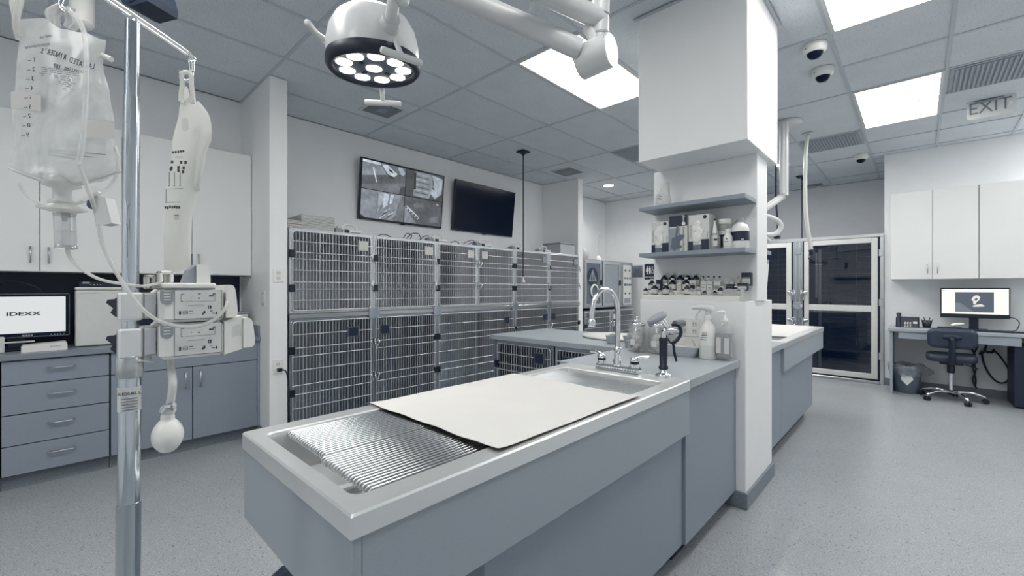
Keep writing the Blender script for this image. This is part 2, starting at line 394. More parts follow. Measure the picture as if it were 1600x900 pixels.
diffuser(.505, 5.52, .6, .62, 'dark return grille in the ceiling just above the exit sign', 'return_grille')
diffuser(-.795, 6.8, .6, .6, 'dark return grille in the ceiling beside the white hanging hose', 'return_grille')
diffuser(-2.745, 5.52, .6, .6, 'dark return grille in the ceiling beside the soffit edge', 'return_grille')

# ------------------------------------------------------------------ left wall: cupboards and worktop
def pull(name, p, vertical, out, ln, par, m=STEEL):
    """bar handle at p, standing out along the unit vector out"""
    p = Vector(p); o = Vector(out); a = Vector((0, 0, 1)) if vertical else o.cross(Vector((0, 0, 1))); h = a*ln/2
    part(name, MB().tube([p-h, p-h+o*.028, p+h+o*.028, p+h], .0055, 8, 0), m, par)
FX = -4.36
def drawer_cabinet(label, y0, y1):
    t = thing('drawer_cabinet', label, 'cabinet', (-4.65, (y0+y1)/2, 0), 'grey base cabinets on the left wall')
    part('body', MB().box((XW, y0, .1), (FX-.02, y1, .872)), GAP, t)
    part('toe_kick', MB().box((-4.9, y0, 0), (-4.425, y1, .1)), COVE, t)
    zs = [.104, .302, .507, .705, .868]
    for a, b in zip(zs[::-1][1:], zs[::-1]):
        d = part('drawer', MB().box((FX-.02, y0+.003, a+.003), (FX, y1-.003, b-.003), .0025), LAM, t)
        pull('drawer_handle', (FX, (y0+y1)/2+.015, a+(b-a)*.60), False, (1, 0, 0), .125, d)
def door_cabinet(label, y0, y1):
    t = thing('base_cabinet', label, 'cabinet', (-4.65, (y0+y1)/2, 0), 'grey base cabinets on the left wall')
    part('body', MB().box((XW, y0, .1), (FX-.02, y1, .872)), GAP, t)
    part('toe_kick', MB().box((-4.9, y0, 0), (-4.425, y1+.005, .1)), COVE, t)
    part('top_panel', MB().box((FX-.02, y0+.003, .705), (FX, y1-.024, .868), .0025), LAM, t)
    part('filler_strip', MB().box((FX-.02, y1-.022, .104), (FX, y1, .868), .002), LAM, t)
    ym = .779
    for a, b, s in ((y0, ym, -1), (ym, y1-.022, 1)):
        d = part('door', MB().box((FX-.02, a+.003, .104), (FX, b-.003, .699), .0025), LAM, t)
        pull('door_handle', (FX, ym+s*.05, .60), True, (1, 0, 0), .125, d)
drawer_cabinet('grey base cabinet of four drawers with bar handles beneath the lit monitor', -.245, .277)
drawer_cabinet('grey base cabinet of four drawers at the frame edge, cut off by it', -.775, -.249)
door_cabinet('grey base cabinet with two doors under a blank top panel, beside the white wing wall', .281, 1.279)
w = thing('worktop', 'long grey worktop on the left base cabinets with a short end upstand', 'worktop', (-4.63, .25, .872))
part('slab', MB().box((XW, -1.3, .872), (-4.335, 1.28, .91), .004), DARKTOP, w)
part('end_upstand', MB().box((XW, 1.262, .91), (-4.36, 1.28, 1.01), .003), DARKTOP, w)
part('shade_panel', MB().box((XW, -1.3, .91), (XW+.012, 1.262, 1.468)), NAVYSHADE, w)  # dark sheet standing in for the shade under the wall cabinets
def upper_cabinet(label, ys, hand, y_end=None, fx=-4.6, z0=1.47, z1=2.605):
    t = thing('wall_cabinet', label, 'cabinet', (-4.77, (ys[0]+ys[-1])/2, z0), 'white wall cabinets on the left wall')
    part('body', MB().box((XW, ys[0], z0), (fx-.02, ys[-1], z1)), CABWHITE, t)
    for i, (a, b) in enumerate(zip(ys, ys[1:])):
        d = part('door', MB().box((fx-.018, a+.003, z0+.002), (fx, b-.003, z1-.002), .002), CABWHITE, t)
        pull('door_handle', (fx, (b-.045 if hand[i] > 0 else a+.045), z0+.12), True, (1, 0, 0), .11, d)
    return t
upper_cabinet('white wall cabinet with two doors above the lit monitor', [-.52, -.077, .365], [1, -1])
upper_cabinet('white wall cabinet with two doors above the pump stack, beside the white wing wall', [.383, .817, 1.277], [1, -1])

def monitor(t, c, w, h, right, out, bez, m_frame, m_img, standz, img=None):
    """flat screen centred at c; right is its width direction, out its facing direction; returns screen part"""
    c, r, o = Vector(c), Vector(right), Vector(out); up = o.cross(r) if o.cross(r).z > 0 else r.cross(o)
    M = Matrix(((r.x, up.x, o.x, c.x), (r.y, up.y, o.y, c.y), (r.z, up.z, o.z, c.z), (0, 0, 0, 1)))
    part('housing', MB().box((-w/2, -h/2, -.03), (w/2, h/2, 0), .006, M), STEELB if m_frame is BLACKGLOSS else m_frame, t)
    if m_frame is BLACKGLOSS: part('bezel', MB().box((-w/2+.005, -h/2+.008, -.002), (w/2-.005, h/2-.005, .0008), 0, M), m_frame, t)
    s = part('screen', MB().box((-w/2+bez[0], -h/2+bez[1], -.004), (w/2-bez[0], h/2-bez[2], .0015), 0, M), m_img, t)
    if standz is not None:
        q = lambda x, y, z: M @ Vector((x, y, z))
        part('stand_neck', MB().box((-.04, -h/2-(c.z-h/2-standz)+.012, -.06), (.04, -h/2+.06, -.034), .004, M), BLACK, t)
        part('stand_foot', MB().box((-.12, -h/2-(c.z-h/2-standz), -.13), (.12, -h/2-(c.z-h/2-standz)+.014, .05), .006, M), BLACK, t)
    return M
SCRW = emitter('white screen', (224, 227, 228), .82)
t = thing('monitor', 'wide monitor showing a dark word on a pale screen, on the left worktop', 'monitor', (-4.62, -.19, .91))
monitor(t, (-4.62, -.19, 1.155), .53, .315, (0, 1, 0), (1, 0, 0), (.022, .034, .022), BLACKGLOSS, SCRW, .91)
text('IDEXX', (-4.6175, -.155, 1.168), (0, 1, 0), (0, 0, 1), .036, INK, t, squeeze=1.55, bold=.0011)
text('IDEXX', (-4.6185, -.135, 1.013), (0, 1, 0), (0, 0, 1), .014, WHITEINK, t, squeeze=1.3)
for k in range(5): part('screen_button', MB().cyl((-4.6195, -.02+k*.016, 1.013), (-4.617, -.02+k*.016, 1.013), .003, n=8), OFFWHITE, t)
t = thing('desktop_analyzer', 'low white desktop device in front of the lit monitor', 'device', (-4.5, -.07, .91))
part('casing', MB().prism([(-.11, 0), (.11, 0), (.11, .042), (.10, .056), (-.105, .046), (-.11, .04)], (-4.58, -.05, .91), (0, 1, 0), (0, 0, 1), (.13, 0, 0)), WHITEP, t)
text('IDEXX', (-4.448, .0, .94), (0, 1, 0), (0, 0, 1), .014, GREYINK, t, squeeze=1.3)
t = thing('white_bracket', 'white bracket rail at the frame edge beside the low white device', 'bracket', (-4.5, -.27, .91))
part('post', MB().box((-4.53, -.29, .91), (-4.50, -.236, 1.02), .006), OFFWHITE, t)
part('rail', MB().box((-4.53, -.24, .975), (-4.50, -.10, .983), .002), OFFWHITE, t)
t = thing('tower_analyzer', 'tall pale grey analyser box standing on the left worktop behind the drip stand', 'device', (-4.65, .23, .91))
part('casing', MB().box((-4.86, .103, .915), (-4.55, .365, 1.335), .008), OFFWHITE, t)
part('lid', MB().box((-4.86, .1, 1.337), (-4.545, .368, 1.358), .006), OFFWHITE, t)
for a in (.125, .345): part('foot', MB().cyl((-4.6, a, .91), (-4.6, a, .916), .014, n=10), BLACK, t)
text('IDEXX ProCyte Dx', (-4.5495, .18, 1.312), (0, 1, 0), (0, 0, 1), .0105, GREYINK, t, squeeze=1.2)
text('IDEXX', (-4.5495, .31, .952), (0, 1, 0), (0, 0, 1), .014, INK, t, squeeze=1.3)
t = thing('power_adapter', 'dark power box with small sockets lying on the tall analyser', 'adapter', (-4.6, .24, 1.358))
part('casing', MB().box((-4.7, .12, 1.358), (-4.57, .36, 1.40), .006), BLACK, t)
part('label_plate', MB().box((-4.571, .14, 1.385), (-4.568, .18, 1.398)), GREYP, t)
part('label_plate', MB().box((-4.571, .29, 1.388), (-4.568, .325, 1.394)), OFFWHITE, t)
for k in range(4): part('indicator', MB().cyl((-4.571, .185+k*.018, 1.378), (-4.567, .185+k*.018, 1.378), .003, n=8), OFFWHITE, t)
solo('power_cable', MB().tube([(-4.75, -.28, 1.39), (-4.74, -.2, 1.40), (-4.72, -.1, 1.36), (-4.72, -.06, 1.30)], .006), BLACK, 'thin dark cable arching behind the lit monitor', 'cable')
t = thing('supply_box', 'small lidded grey box on the left worktop beside the wing wall', 'box', (-4.5, 1.16, .91))
part('box_body', MB().box((-4.66, 1.02, .91), (-4.5, 1.222, 1.115), .004), OFFWHITE, t)
part('lid', MB().box((-4.665, 1.01, 1.115), (-4.492, 1.232, 1.132), .003), GREYP, t)

# sockets and switch on the wing wall
def outlet(label, c, right, out, w=.085, h=.125, n=1, cat='outlet'):
    c, r, o = Vector(c), Vector(right), Vector(out); up = Vector((0, 0, 1))
    M = Matrix(((r.x, 0, o.x, c.x), (r.y, 0, o.y, c.y), (0, 1, 0, c.z), (0, 0, 0, 1)))
    t = thing('wall_outlet', label, cat, c)
    part('cover_plate', MB().box((-w/2, -h/2, 0), (w/2, h/2, .006), .003, M), WHITEP, t)
    for k in range(n):
        x0 = (k-(n-1)/2)*w/n
        for z in (-.024, .024):
            f = part('socket', MB().box((x0-.017, z-.016, .004), (x0+.017, z+.016, .008), .004, M), OFFWHITE, t)
            part('slot', MB().box((x0-.009, z-.004, .0075), (x0-.006, z+.007, .0086), 0, M), INK, f)
            part('slot', MB().box((x0+.006, z-.004, .0075), (x0+.009, z+.007, .0086), 0, M), INK, f)
    return t, M
outlet('white wall outlet on the wing wall end, higher of the two', (-4.108, 1.351, 1.462), (0, 1, 0), (1, 0, 0), n=1, h=.12)
t, M = outlet('white wall outlet on the wing wall end with a dark plug in it', (-4.108, 1.347, .658), (0, 1, 0), (1, 0, 0), h=.13)
p = thing('power_cable', 'dark cord hanging from its plug down along the first cage', 'cable', (-4.09, 1.36, .62))
part('plug', MB().box((-4.10, 1.335, .618), (-4.06, 1.372, .648), .005), BLACK, p)
part('cord', MB().tube([(-4.065, 1.36, .633), (-4.04, 1.39, .62), (-4.05, 1.415, .52), (-4.06, 1.425, .35), (-4.06, 1.43, .1), (-4.07, 1.45, .01)], .006), BLACK, p)
t = thing('light_switch', 'pale rocker switch on the shaded face of the wing wall', 'switch', (-4.262, 1.28, 1.26))
part('cover_plate', MB().box((-4.30, 1.272, 1.19), (-4.225, 1.28, 1.325), .003), OFFWHITE, t)
part('rocker', MB().box((-4.275, 1.268, 1.225), (-4.25, 1.273, 1.29), .002), WHITEP, t)

# ------------------------------------------------------------------ animal cages
BARF = [.13, .27, .36, .51, .65, .735, .87]
def cage(name, label, w, h, depth, hinge, card, group, rot, loc, lower=False, double=False, latches=True, cardx=None, dark=False):
    """front in local x (0..w), faces local -y, interior towards +y, z from 0"""
    t = thing(name, label, 'cage', (0, 0, 0), group)
    T = .02
    b = MB().box((0, .03, 0), (T, depth, h)).box((w-T, .03, 0), (w, depth, h)).box((T, .03, 0), (w-T, depth, T)).box((T, .03, h-T), (w-T, depth, h)).box((T, depth-T, T), (w-T, depth, h-T))
    part('cage_body', b, STEELB if lower else CAGEIN, t)
    fw = .034
    f = MB().box((0, 0, 0), (fw, .032, h), .004).box((w-fw, 0, 0), (w, .032, h), .004).box((fw, 0, 0), (w-fw, .032, fw), .004).box((fw, 0, h-fw), (w-fw, .032, h), .004)
    part('front_frame', f, STEELB if lower else FRAME, t)
    if double: part('divider_post', MB().box((w*.5-.006, .05, T), (w*.5+.006, .062, h-T)), STEEL, t)
    rv = MB()
    for x in (fw/2, w-fw/2):
        for z in (.03, h*.5, h-.03): rv.lathe([(.006, 0), (.005, .003), (.0005, .004)], (x, 0, z), 8, Matrix.Rotation(PI/2, 3, 'X').to_4x4())
    part('rivets', rv, ROD, t, kind='stuff')
    d = part('door', MB().tube([(x+w/2, -.008, z+h/2) for x, z in rr_(w-2*fw+.012, h-2*fw+.012, .03, 3)]+[(w/2+(w-2*fw+.012)/2, -.008, h/2+(h-2*fw+.012)/2-.03)], .0058, 8, 0), ROD, t)
    dw0, dw1, dz0, dz1 = fw-.006, w-fw+.006, fw-.006, h-fw+.006
    n = max(4, round((dw1-dw0)/.0305)); v = MB()
    for i in range(1, n): v.cyl((dw0+(dw1-dw0)*i/n, -.006, dz0), (dw0+(dw1-dw0)*i/n, -.006, dz1), .0034, n=6, caps=False)
    part('bar_grid', v, ROD, d, kind='stuff')
    src = None
    for fz in BARF:
        z = dz0+(dz1-dz0)*fz
        if src is None: src = part('crossbar', MB().cyl((dw0-.008, -.0115, z), (dw1+.008, -.0130, z), .0046, n=6), ROD, d)
        else: twin('crossbar', src, (world(src).translation.x, world(src).translation.y, world(src).translation.z+(dz1-dz0)*(fz-BARF[0])), d)
    hx = fw/2 if hinge < 0 else w-fw/2; lx = w-fw/2 if hinge < 0 else fw/2; s = -hinge
    for fz in (.30, .70):
        part('hinge', MB().box((hx-.022, -.022, h*fz-.034), (hx+.030, .002, h*fz+.034), .005), BLACK, d)
    if latches:
        for fz in (.36, .72):
            z = h*fz
            l = MB().box((lx-.012, -.026, z-.035), (lx+.012, 0, z+.035), .005)
            l.tube([(lx-.02*s, -.02, z+.02), (lx-.03*s, -.045, z+.01), (lx-.015*s, -.05, z-.03), (lx, -.035, z-.06)], .006, 6, 3)
            part('latch', l, CHROME, d)
    if card:
        cx = (w-fw-.085 if s > 0 else fw+.085) if cardx is None else cardx
        cz = h*.845 if not lower else h*.84
        hold = part('card_holder', MB().box((cx-.056, -.022, cz-.05), (cx+.056, -.014, cz+.05), .002), STEEL if card == 'white' else MIDGREY, d)
        part('card', MB().box((cx-.049, -.0245, cz-.043), (cx+.049, -.021, cz+.043), .001), PAPER if card == 'white' else (NAVYSHADE if card == 'dark' else GREYP), hold, kind=None)
    tr = MB()
    for x in (w*.3, w*.7): tr.lathe([(.009, 0), (.007, .008), (.0005, .01)], (x, -.002, fw*.5), 8, Matrix.Rotation(PI/2, 3, 'X').to_4x4())
    part('door_stops', tr, ROD, d, kind='stuff')
    place(t, TR(loc, rot)); return t
CX = -4.15
cw = [(1.455, 2.283), (2.285, 3.098), (3.10, 3.742), (3.744, 4.442), (4.444, 5.222), (5.224, 6.045)]
cards = ['white', 'white', 'white', 'white', 'grey', 'grey']
hing = [-1, -1, -1, 1, -1, -1]
for i, (a, b) in enumerate(cw):
    cage('animal_cage', f'upper barred steel cage, {ORD[i]} along from the outlet wing wall', b-a, .79, .76, hing[i], cards[i], 'upper cages along the left wall', PI/2, (CX, a, 1.115))
lw = [(1.455, 2.283, -1, .6), (2.285, 3.098, 1, .12), (3.10, 4.442, -1, 1.18), (4.444, 5.222, -1, .68), (5.224, 6.045, 1, .1)]
for i, (a, b, hg, cx) in enumerate(lw):
    cage('animal_cage', f'lower barred steel cage{" of double width" if i == 2 else ""}, {ORD[i]} along from the outlet wing wall', b-a, .97, .76, hg, 'dark', 'lower cages along the left wall', PI/2, (CX, a, .1), True, i == 2, cardx=cx)
solo('cage_plinth', MB().box((XW, 1.43, 0), (-4.2, 6.048, .1)), COVE, 'dark coved plinth under the long bank of steel cages', 'plinth')
solo('cage_rail', MB().box((-4.17, 1.45, 1.07), (-4.128, 6.046, 1.113), .004), STEEL, 'steel rail running between the upper and lower cage rows', 'rail')
for i, y in enumerate([2.284, 3.099, 4.443, 5.223]):
    t = thing('corner_plate', f'riveted steel corner plate between the cage rows, {ORD[i]} from the outlet wing wall', 'plate', (-4.125, y, 1.03), 'corner plates between cages')
    part('plate', MB().prism(rr_(.12, .11, .03, 3), (-4.128, y, 1.09), (0, 1, 0), (0, 0, 1), (.008, 0, 0)), STEELB, t)
    rv = MB()
    for a in (-.042, .042):
        for b in (-.035, .035): rv.cyl((-4.121, y+a, 1.09+b), (-4.116, y+a, 1.09+b), .006, n=8)
    part('rivets', rv, ROD, t, kind='stuff')

# things on the cages
ZC = 1.905
def paper_stack(label, x, y, z, w, d, n, m, th=.011, jit=.006):
    t = thing('paper_stack', label, 'stack', (x, y, z), 'flat stacks on the first cage')
    for i in range(n):
        jx, jy = random.uniform(-jit, jit), random.uniform(-jit, jit)
        part('folded_pad', MB().box((x-d/2+jx, y-w/2+jy, z+i*th), (x+d/2+jx, y+w/2+jy, z+(i+1)*th-.0015), .003), m, t)
paper_stack('tall grey stack of folded pads on the first upper cage', -4.45, 1.76, ZC, .32, .40, 14, PAPER2)
paper_stack('low white stack of folded cloths by the wing wall on the first upper cage', -4.40, 1.53, ZC, .16, .34, 7, PAPER, .012, .008)
for i, (y, s) in enumerate(((2.11, 1.), (3.25, 1.), (4.02, 1.), (4.72, 1.), (5.33, 1.))):
    x = -4.30
    t = thing('infusion_pump', f'white portable infusion pump with a looped handle, {ORD[i]} along the cage tops', 'pump', (x, y, ZC), 'portable pumps on the cage tops')
    part('casing', MB().box((x-.09, y-.085, ZC), (x+.02, y+.115, ZC+.055), .008), WHITEP, t)
    part('display', MB().box((x+.018, y-.075, ZC+.012), (x+.0225, y-.02, ZC+.05), .001), BLACK, t)
    part('label_strip', MB().box((x+.018, y-.01, ZC+.012), (x+.022, y+.10, ZC+.028)), GREYP, t)
    part('carry_handle', MB().tube([(x-.04, y-.075, ZC+.05), (x-.04, y-.055, ZC+.105), (x-.04, y+.06, ZC+.105), (x-.04, y+.085, ZC+.05)], .010, 8, 3), WHITEP, t)
    part('side_unit', MB().box((x-.08, y-.16, ZC), (x+.01, y-.092, ZC+.06), .005), GREYP, t)
    part('clamp_screw', MB().cyl((x-.03, y-.125, ZC+.06), (x-.03, y-.125, ZC+.085), .012, n=10), OFFWHITE, t)
cab = [[(2.42, 0), (2.47, .035), (2.55, .04), (2.63, .005)], [(2.75, .0), (2.80, .075), (2.87, .06), (2.85, .01)], [(2.78, 0), (2.88, .08), (2.97, .09), (3.0, .01)], [(2.97, 0), (3.05, .065), (3.13, .075), (3.17, .02)],
       [(3.62, 0), (3.74, .06), (3.82, .08), (3.9, .03)], [(3.42, 0), (3.5, .04), (3.57, .035), (3.6, 0)], [(3.7, 0), (3.8, .05), (3.86, .05), (3.88, 0)], [(4.44, 0), (4.5, .03), (4.55, .03), (4.58, 0)]]
for i, c in enumerate(cab):
    solo('pump_cable', MB().tube([(-4.33+random.uniform(-.02, .02), y, ZC+z+.005) for y, z in c], .005, 6, 5), BLACK, f'thin dark cable looping over the cage tops, {ORD[i]} from the outlet wing wall', 'cable', 'cables on the cage tops')
t = thing('storage_box', 'pale lidded box on the last upper cage beside the far wing wall', 'box', (-4.38, 5.78, ZC))
part('box_body', MB().box((-4.56, 5.60, ZC), (-4.2, 6.0, ZC+.17), .01), CLOTH, t)
part('folded_top', MB().box((-4.57, 5.59, ZC+.17), (-4.19, 6.0, ZC+.19), .006), GREYP, t)

# televisions on the left wall
def quadshape(mb, mi, pts, M, z): mb.mat(mi); mb.poly([M @ Vector((x, y, z)) for x, y in pts])
def tv(label, y0, y1, z0, z1, on):
    t = thing('television', label, 'television', (-4.86, (y0+y1)/2, (z0+z1)/2))
    w, h = y1-y0, z1-z0; tilt = math.radians(6)
    o = Vector((math.cos(tilt), 0, -math.sin(tilt))); up = Vector((math.sin(tilt), 0, math.cos(tilt))); c = Vector((-4.86, (y0+y1)/2, (z0+z1)/2))
    M = Matrix(((0, up.x, o.x, c.x), (1, 0, 0, c.y), (0, up.z, o.z, c.z), (0, 0, 0, 1)))
    part('casing', MB().box((-w/2, -h/2, -.04), (w/2, h/2, 0), .006, M), BLACK, t)
    part('panel', MB().box((-w/2+.012, -h/2+.016, -.002), (w/2-.012, h/2-.012, .0012), 0, M), BLACKGLOSS, t)
    part('wall_bracket', MB().box((-4.94, (y0+y1)/2-.2, (z0+z1)/2-.15), (-4.88, (y0+y1)/2+.2, (z0+z1)/2+.15), .004), NAVY, t)
    part('sensor', MB().box((-.03, -h/2-.016, -.02), (.03, -h/2, 0), .004, M), BLACK, t)
    if on:
        W, H = w/2-.016, h/2-.018
        mats = [emitter(f'screen tone {v}', (v*.92, v*.97, v*1.03), .95) for v in (24, 62, 84, 106, 136, 165, 210)]
        for m_ in mats:
            N_ = m_.node_tree.nodes; L_ = m_.node_tree.links; b_ = N_['Principled BSDF']; col = list(b_.inputs['Emission Color'].default_value)
            tc_ = N_.new('ShaderNodeTexCoord'); nz_ = N_.new('ShaderNodeTexNoise'); nz_.inputs['Scale'].default_value = 9; nz_.inputs['Detail'].default_value = 6; nz_.inputs['Roughness'].default_value = .7
            rp_ = N_.new('ShaderNodeValToRGB'); L_.new(tc_.outputs['Object'], nz_.inputs[0]); L_.new(nz_.outputs['Fac'], rp_.inputs[0])
            rp_.color_ramp.elements[0].position = .3; rp_.color_ramp.elements[1].position = .7
            rp_.color_ramp.elements[0].color = [x*.45 for x in col[:3]]+[1]; rp_.color_ramp.elements[1].color = [x*1.35 for x in col[:3]]+[1]; L_.new(rp_.outputs[0], b_.inputs['Emission Color'])
        for nm, ox, oy in (('car_park', -W, 0), ('store_room', 0, 0), ('hallway', -W, -H), ('yard', 0, -H)):
            m = MB(); u = lambda pts: [(ox+.004+(W-.008)*a, oy+.004+(H-.008)*b) for a, b in pts]
            dr = lambda mi, pts, z=.0016: quadshape(m, mi, u(pts), M, z)
            dr({'car_park': 3, 'store_room': 1, 'hallway': 4, 'yard': 2}[nm], [(0, 0), (1, 0), (1, 1), (0, 1)])
            if nm == 'car_park':
                dr(2, [(0, .12), (1, .45), (1, .78), (0, .42)], .0018); dr(4, [(0, .44), (.55, .62), (.38, .92), (0, .88)], .0018); dr(6, [(0, .92), (.4, .9), (.4, 1), (0, 1)], .0018)
                dr(6, [(.22, .78), (.25, .78), (.34, .28), (.31, .28)], .002); dr(6, [(.42, .95), (.55, .97), (.8, .72), (.72, .58), (.58, .64)], .002); dr(0, [(.6, .6), (.72, .58), (.7, .5), (.62, .52)], .0022)
                dr(5, [(.8, .97), (.92, .97), (.99, .82), (.95, .7), (.86, .74)], .002); dr(0, [(.58, .86), (.66, .8), (.7, .7), (.6, .76)], .0022); dr(1, [(.85, .0), (1, 0), (1, .32), (.9, .28)], .0018)
            if nm == 'store_room':
                dr(4, [(.2, .04), (.62, .02), (.72, .5), (.66, .98), (.22, .98)], .0018); dr(5, [(.66, .98), (.98, .9), (.96, .3), (.78, .05), (.62, .3), (.74, .6)], .002)
                for k in range(9): dr(2 if k % 2 else 5, [(.24+.01*k % .05, .08+.1*k), (.6, .06+.1*k), (.6, .10+.1*k), (.24, .115+.1*k)], .002)
                dr(0, [(.2, .3), (.26, .3), (.25, .95), (.2, .9)], .0022); dr(0, [(.7, .42), (.76, .42), (.74, .5), (.69, .48)], .0024)
            if nm == 'hallway':
                dr(5, [(.36, .12), (.55, .96), (.36, .96)], .0018); dr(6, [(.5, .95), (.62, .95), (.6, .55), (.5, .4)], .0018); dr(6, [(.66, .95), (.74, .95), (.7, .62), (.64, .6)], .0018)
                dr(3, [(.74, 0), (1, 0), (1, .95), (.92, .95)], .0018); dr(4, [(.38, .02), (.74, .02), (.9, .86), (.8, .86)], .002)
                for k in range(9):
                    a = .42+.035*k; dr(0 if k % 3 else 6, [(a, .04+.08*(k % 4)), (a+.025, .04+.08*(k % 4)), (a+.15, .2+.08*(k % 4)), (a+.13, .2+.08*(k % 4))], .0022)
                dr(0, [(0, 0), (.1, 0), (0, .12)], .0022); dr(1, [(.36, .2), (.375, .2), (.37, .95), (.36, .95)], .0022)
            if nm == 'yard':
                dr(4, [(0, .0), (.33, 0), (.0, .62)], .0018); dr(1, [(.3, 1), (1, .8), (1, 1)], .0018)
                for k in range(5): dr(6, [(.05+.07*k, .52-.085*k), (.09+.07*k, .60-.085*k), (.10+.07*k, .58-.085*k), (.065+.07*k, .5-.085*k)], .002)
                dr(6, [(.04, .66), (.36, .3), (.355, .26), (.04, .62)], .002); dr(3, [(.3, .85), (.5, .7), (.3, .6), (.2, .7)], .0019); dr(3, [(.7, .1), (.95, .15), (.9, .4), (.66, .3)], .0019)
                dr(6, [(.84, .86), (.9, .85), (.9, .88), (.84, .89)], .002)
            part('camera_view', m, mats, t)
tv('television showing four camera views, on the wall above the cages', 2.50, 3.745, 2.19, 2.925, True)
tv('switched-off black television on the wall above the cages', 3.94, 5.205, 2.195, 2.925, False)

# dark drop rods
def drop_rod(label, x, y, z0, weight):
    t = thing('drop_rod', label, 'rod', (x, y, z0))
    part('ceiling_plate', MB().box((x-.07, y-.07, CEIL-.02), (x+.07, y+.07, CEIL-.002), .004), NAVY, t)
    part('socket', MB().cyl((x, y, CEIL-.06), (x, y, CEIL-.02), .018), NAVY, t)
    part('rod', MB().cyl((x, y, z0), (x, y, CEIL-.05), .008, n=8), NAVY, t)
    if weight: part('weight', MB().lathe([(.004, .09), (.010, .07), (.012, .04), (.026, .02), (.024, 0)], (x, y, z0-.07), 12), WHITEP, t)
drop_rod('thin dark rod hanging from the ceiling with a white weight, before the cages', -3.9, 4.36, 1.50, True)
drop_rod('thin dark rod hanging from the ceiling above the glass kennels', -1.40, 8.5, 1.9, False)

# ------------------------------------------------------------------ oxygen cages beyond the far wing wall
t = thing('oxygen_cage', 'steel oxygen cage unit with two glazed doors beyond the far wing wall', 'cage', (-4.4, 7.1, 1.0))
part('unit_body', MB().box((-4.8, 6.2, 1.0), (-4.17, 7.95, 1.86), .005), STEELB, t)
for k, (a, b) in enumerate(((6.22, 6.76), (6.80, 7.42))):
    d = part('door', MB().box((-4.17, a, 1.03), (-4.145, a+.05, 1.84)).box((-4.17, b-.05, 1.03), (-4.145, b, 1.84)).box((-4.17, a+.05, 1.03), (-4.145, b-.05, 1.08)).box((-4.17, a+.05, 1.79), (-4.145, b-.05, 1.84)), STEEL, t)
    part('pane', MB().box((-4.168, a+.05, 1.08), (-4.155, b-.05, 1.79)), MIDGREY if k == 0 else GREYP, d)
    part('latch', MB().box((-4.145, b-.04, 1.4), (-4.12, b-.01, 1.5), .004), BLACK, d)
    if k == 0:
        M = Matrix.Translation((-4.15, 6.505, 1.30)) @ Matrix.Rotation(PI/2, 4, 'Y')
        part('access_ring', MB().tube([M @ Vector((.11*math.cos(a), .11*math.sin(a), .012)) for a in [2*PI*i/20 for i in range(20)]], .018, 8, 0, closed=True), WHITEP, d)
        s = MB().mat(0).cyl((-4.154, 6.47, 1.545), (-4.151, 6.47, 1.545), .17, n=28).mat(1).poly([(-4.1505, 6.47-.13, 1.47), (-4.1505, 6.47+.13, 1.47), (-4.1505, 6.47, 1.69)])
        for dy in (-.035, .035): s.mat(0).cyl((-4.1506, 6.47+dy, 1.575), (-4.1495, 6.47+dy, 1.575), .016, n=10).box((-4.1506, 6.47+dy-.02, 1.485), (-4.1495, 6.47+dy+.02, 1.555), .004)
        part('door_pictogram', s, [NAVYSHADE, GREYP], d)  # flat circle, triangle and figures on the pane
cp = part('control_panel', MB().box((-4.17, 7.55, 1.03), (-4.15, 7.86, 1.80), .003), OFFWHITE, t)
for i, (y, z, r) in enumerate([(7.62, 1.7, .022), (7.78, 1.7, .018), (7.6, 1.55, .018), (7.7, 1.55, .018), (7.8, 1.55, .018), (7.6, 1.42, .026), (7.68, 1.42, .02), (7.76, 1.42, .02), (7.83, 1.42, .02), (7.62, 1.25, .018), (7.78, 1.25, .018)]):
    part('dial', MB().cyl((-4.15, y, z), (-4.135, y, z), r, n=10), MIDGREY, cp)
part('panel_vent', MB().box((-4.151, 7.58, 1.06), (-4.148, 7.83, 1.16)), GREYP, cp)
cage('animal_cage', 'lower barred cage under the oxygen unit, nearer the far wing wall', .86, .86, .6, -1, None, 'cages under the oxygen unit', PI/2, (CX, 6.215, .1), True)
cage('animal_cage', 'lower barred cage under the oxygen unit control panel', .86, .86, .6, 1, 'white', 'cages under the oxygen unit', PI/2, (CX, 7.085, .1), True, cardx=.1)
t = thing('drip_pole', 'thin steel drip pole with small hooks above the oxygen cage', 'drip stand', (-4.35, 6.99, 1.86))
part('pole', MB().cyl((-4.35, 6.99, 1.86), (-4.35, 6.99, 2.36), .009, n=8), STEEL, t)
part('hook', MB().tube([(-4.35, 6.9, 2.30), (-4.35, 6.94, 2.34), (-4.35, 6.99, 2.33), (-4.35, 7.04, 2.34), (-4.35, 7.08, 2.30)], .005, 6, 3), STEEL, t)
part('clamp', MB().lathe([(.06, 0), (.055, .05), (.03, .09), (.01, .10)], (-4.35, 6.97, 1.86), 12), WHITEP, t)
solo('clear_bag', MB().lathe([(.06, 0), (.10, .04), (.10, .12), (.05, .18), (.01, .20)], (-4.3, 6.4, 1.86), 12), FROST, 'crumpled clear plastic bag on the oxygen cage by the far wing wall', 'bag')
t = thing('wall_switch', 'small square steel switch plate on the far wall beside the oxygen unit', 'switch', (-4.17, 8.2, 1.6))
part('plate', MB().box((-4.30, 8.185, 1.58), (-4.07, 8.2, 1.82), .004), STEEL, t)
part('button', MB().box((-4.23, 8.176, 1.66), (-4.14, 8.187, 1.75), .004), MIDGREY, t)
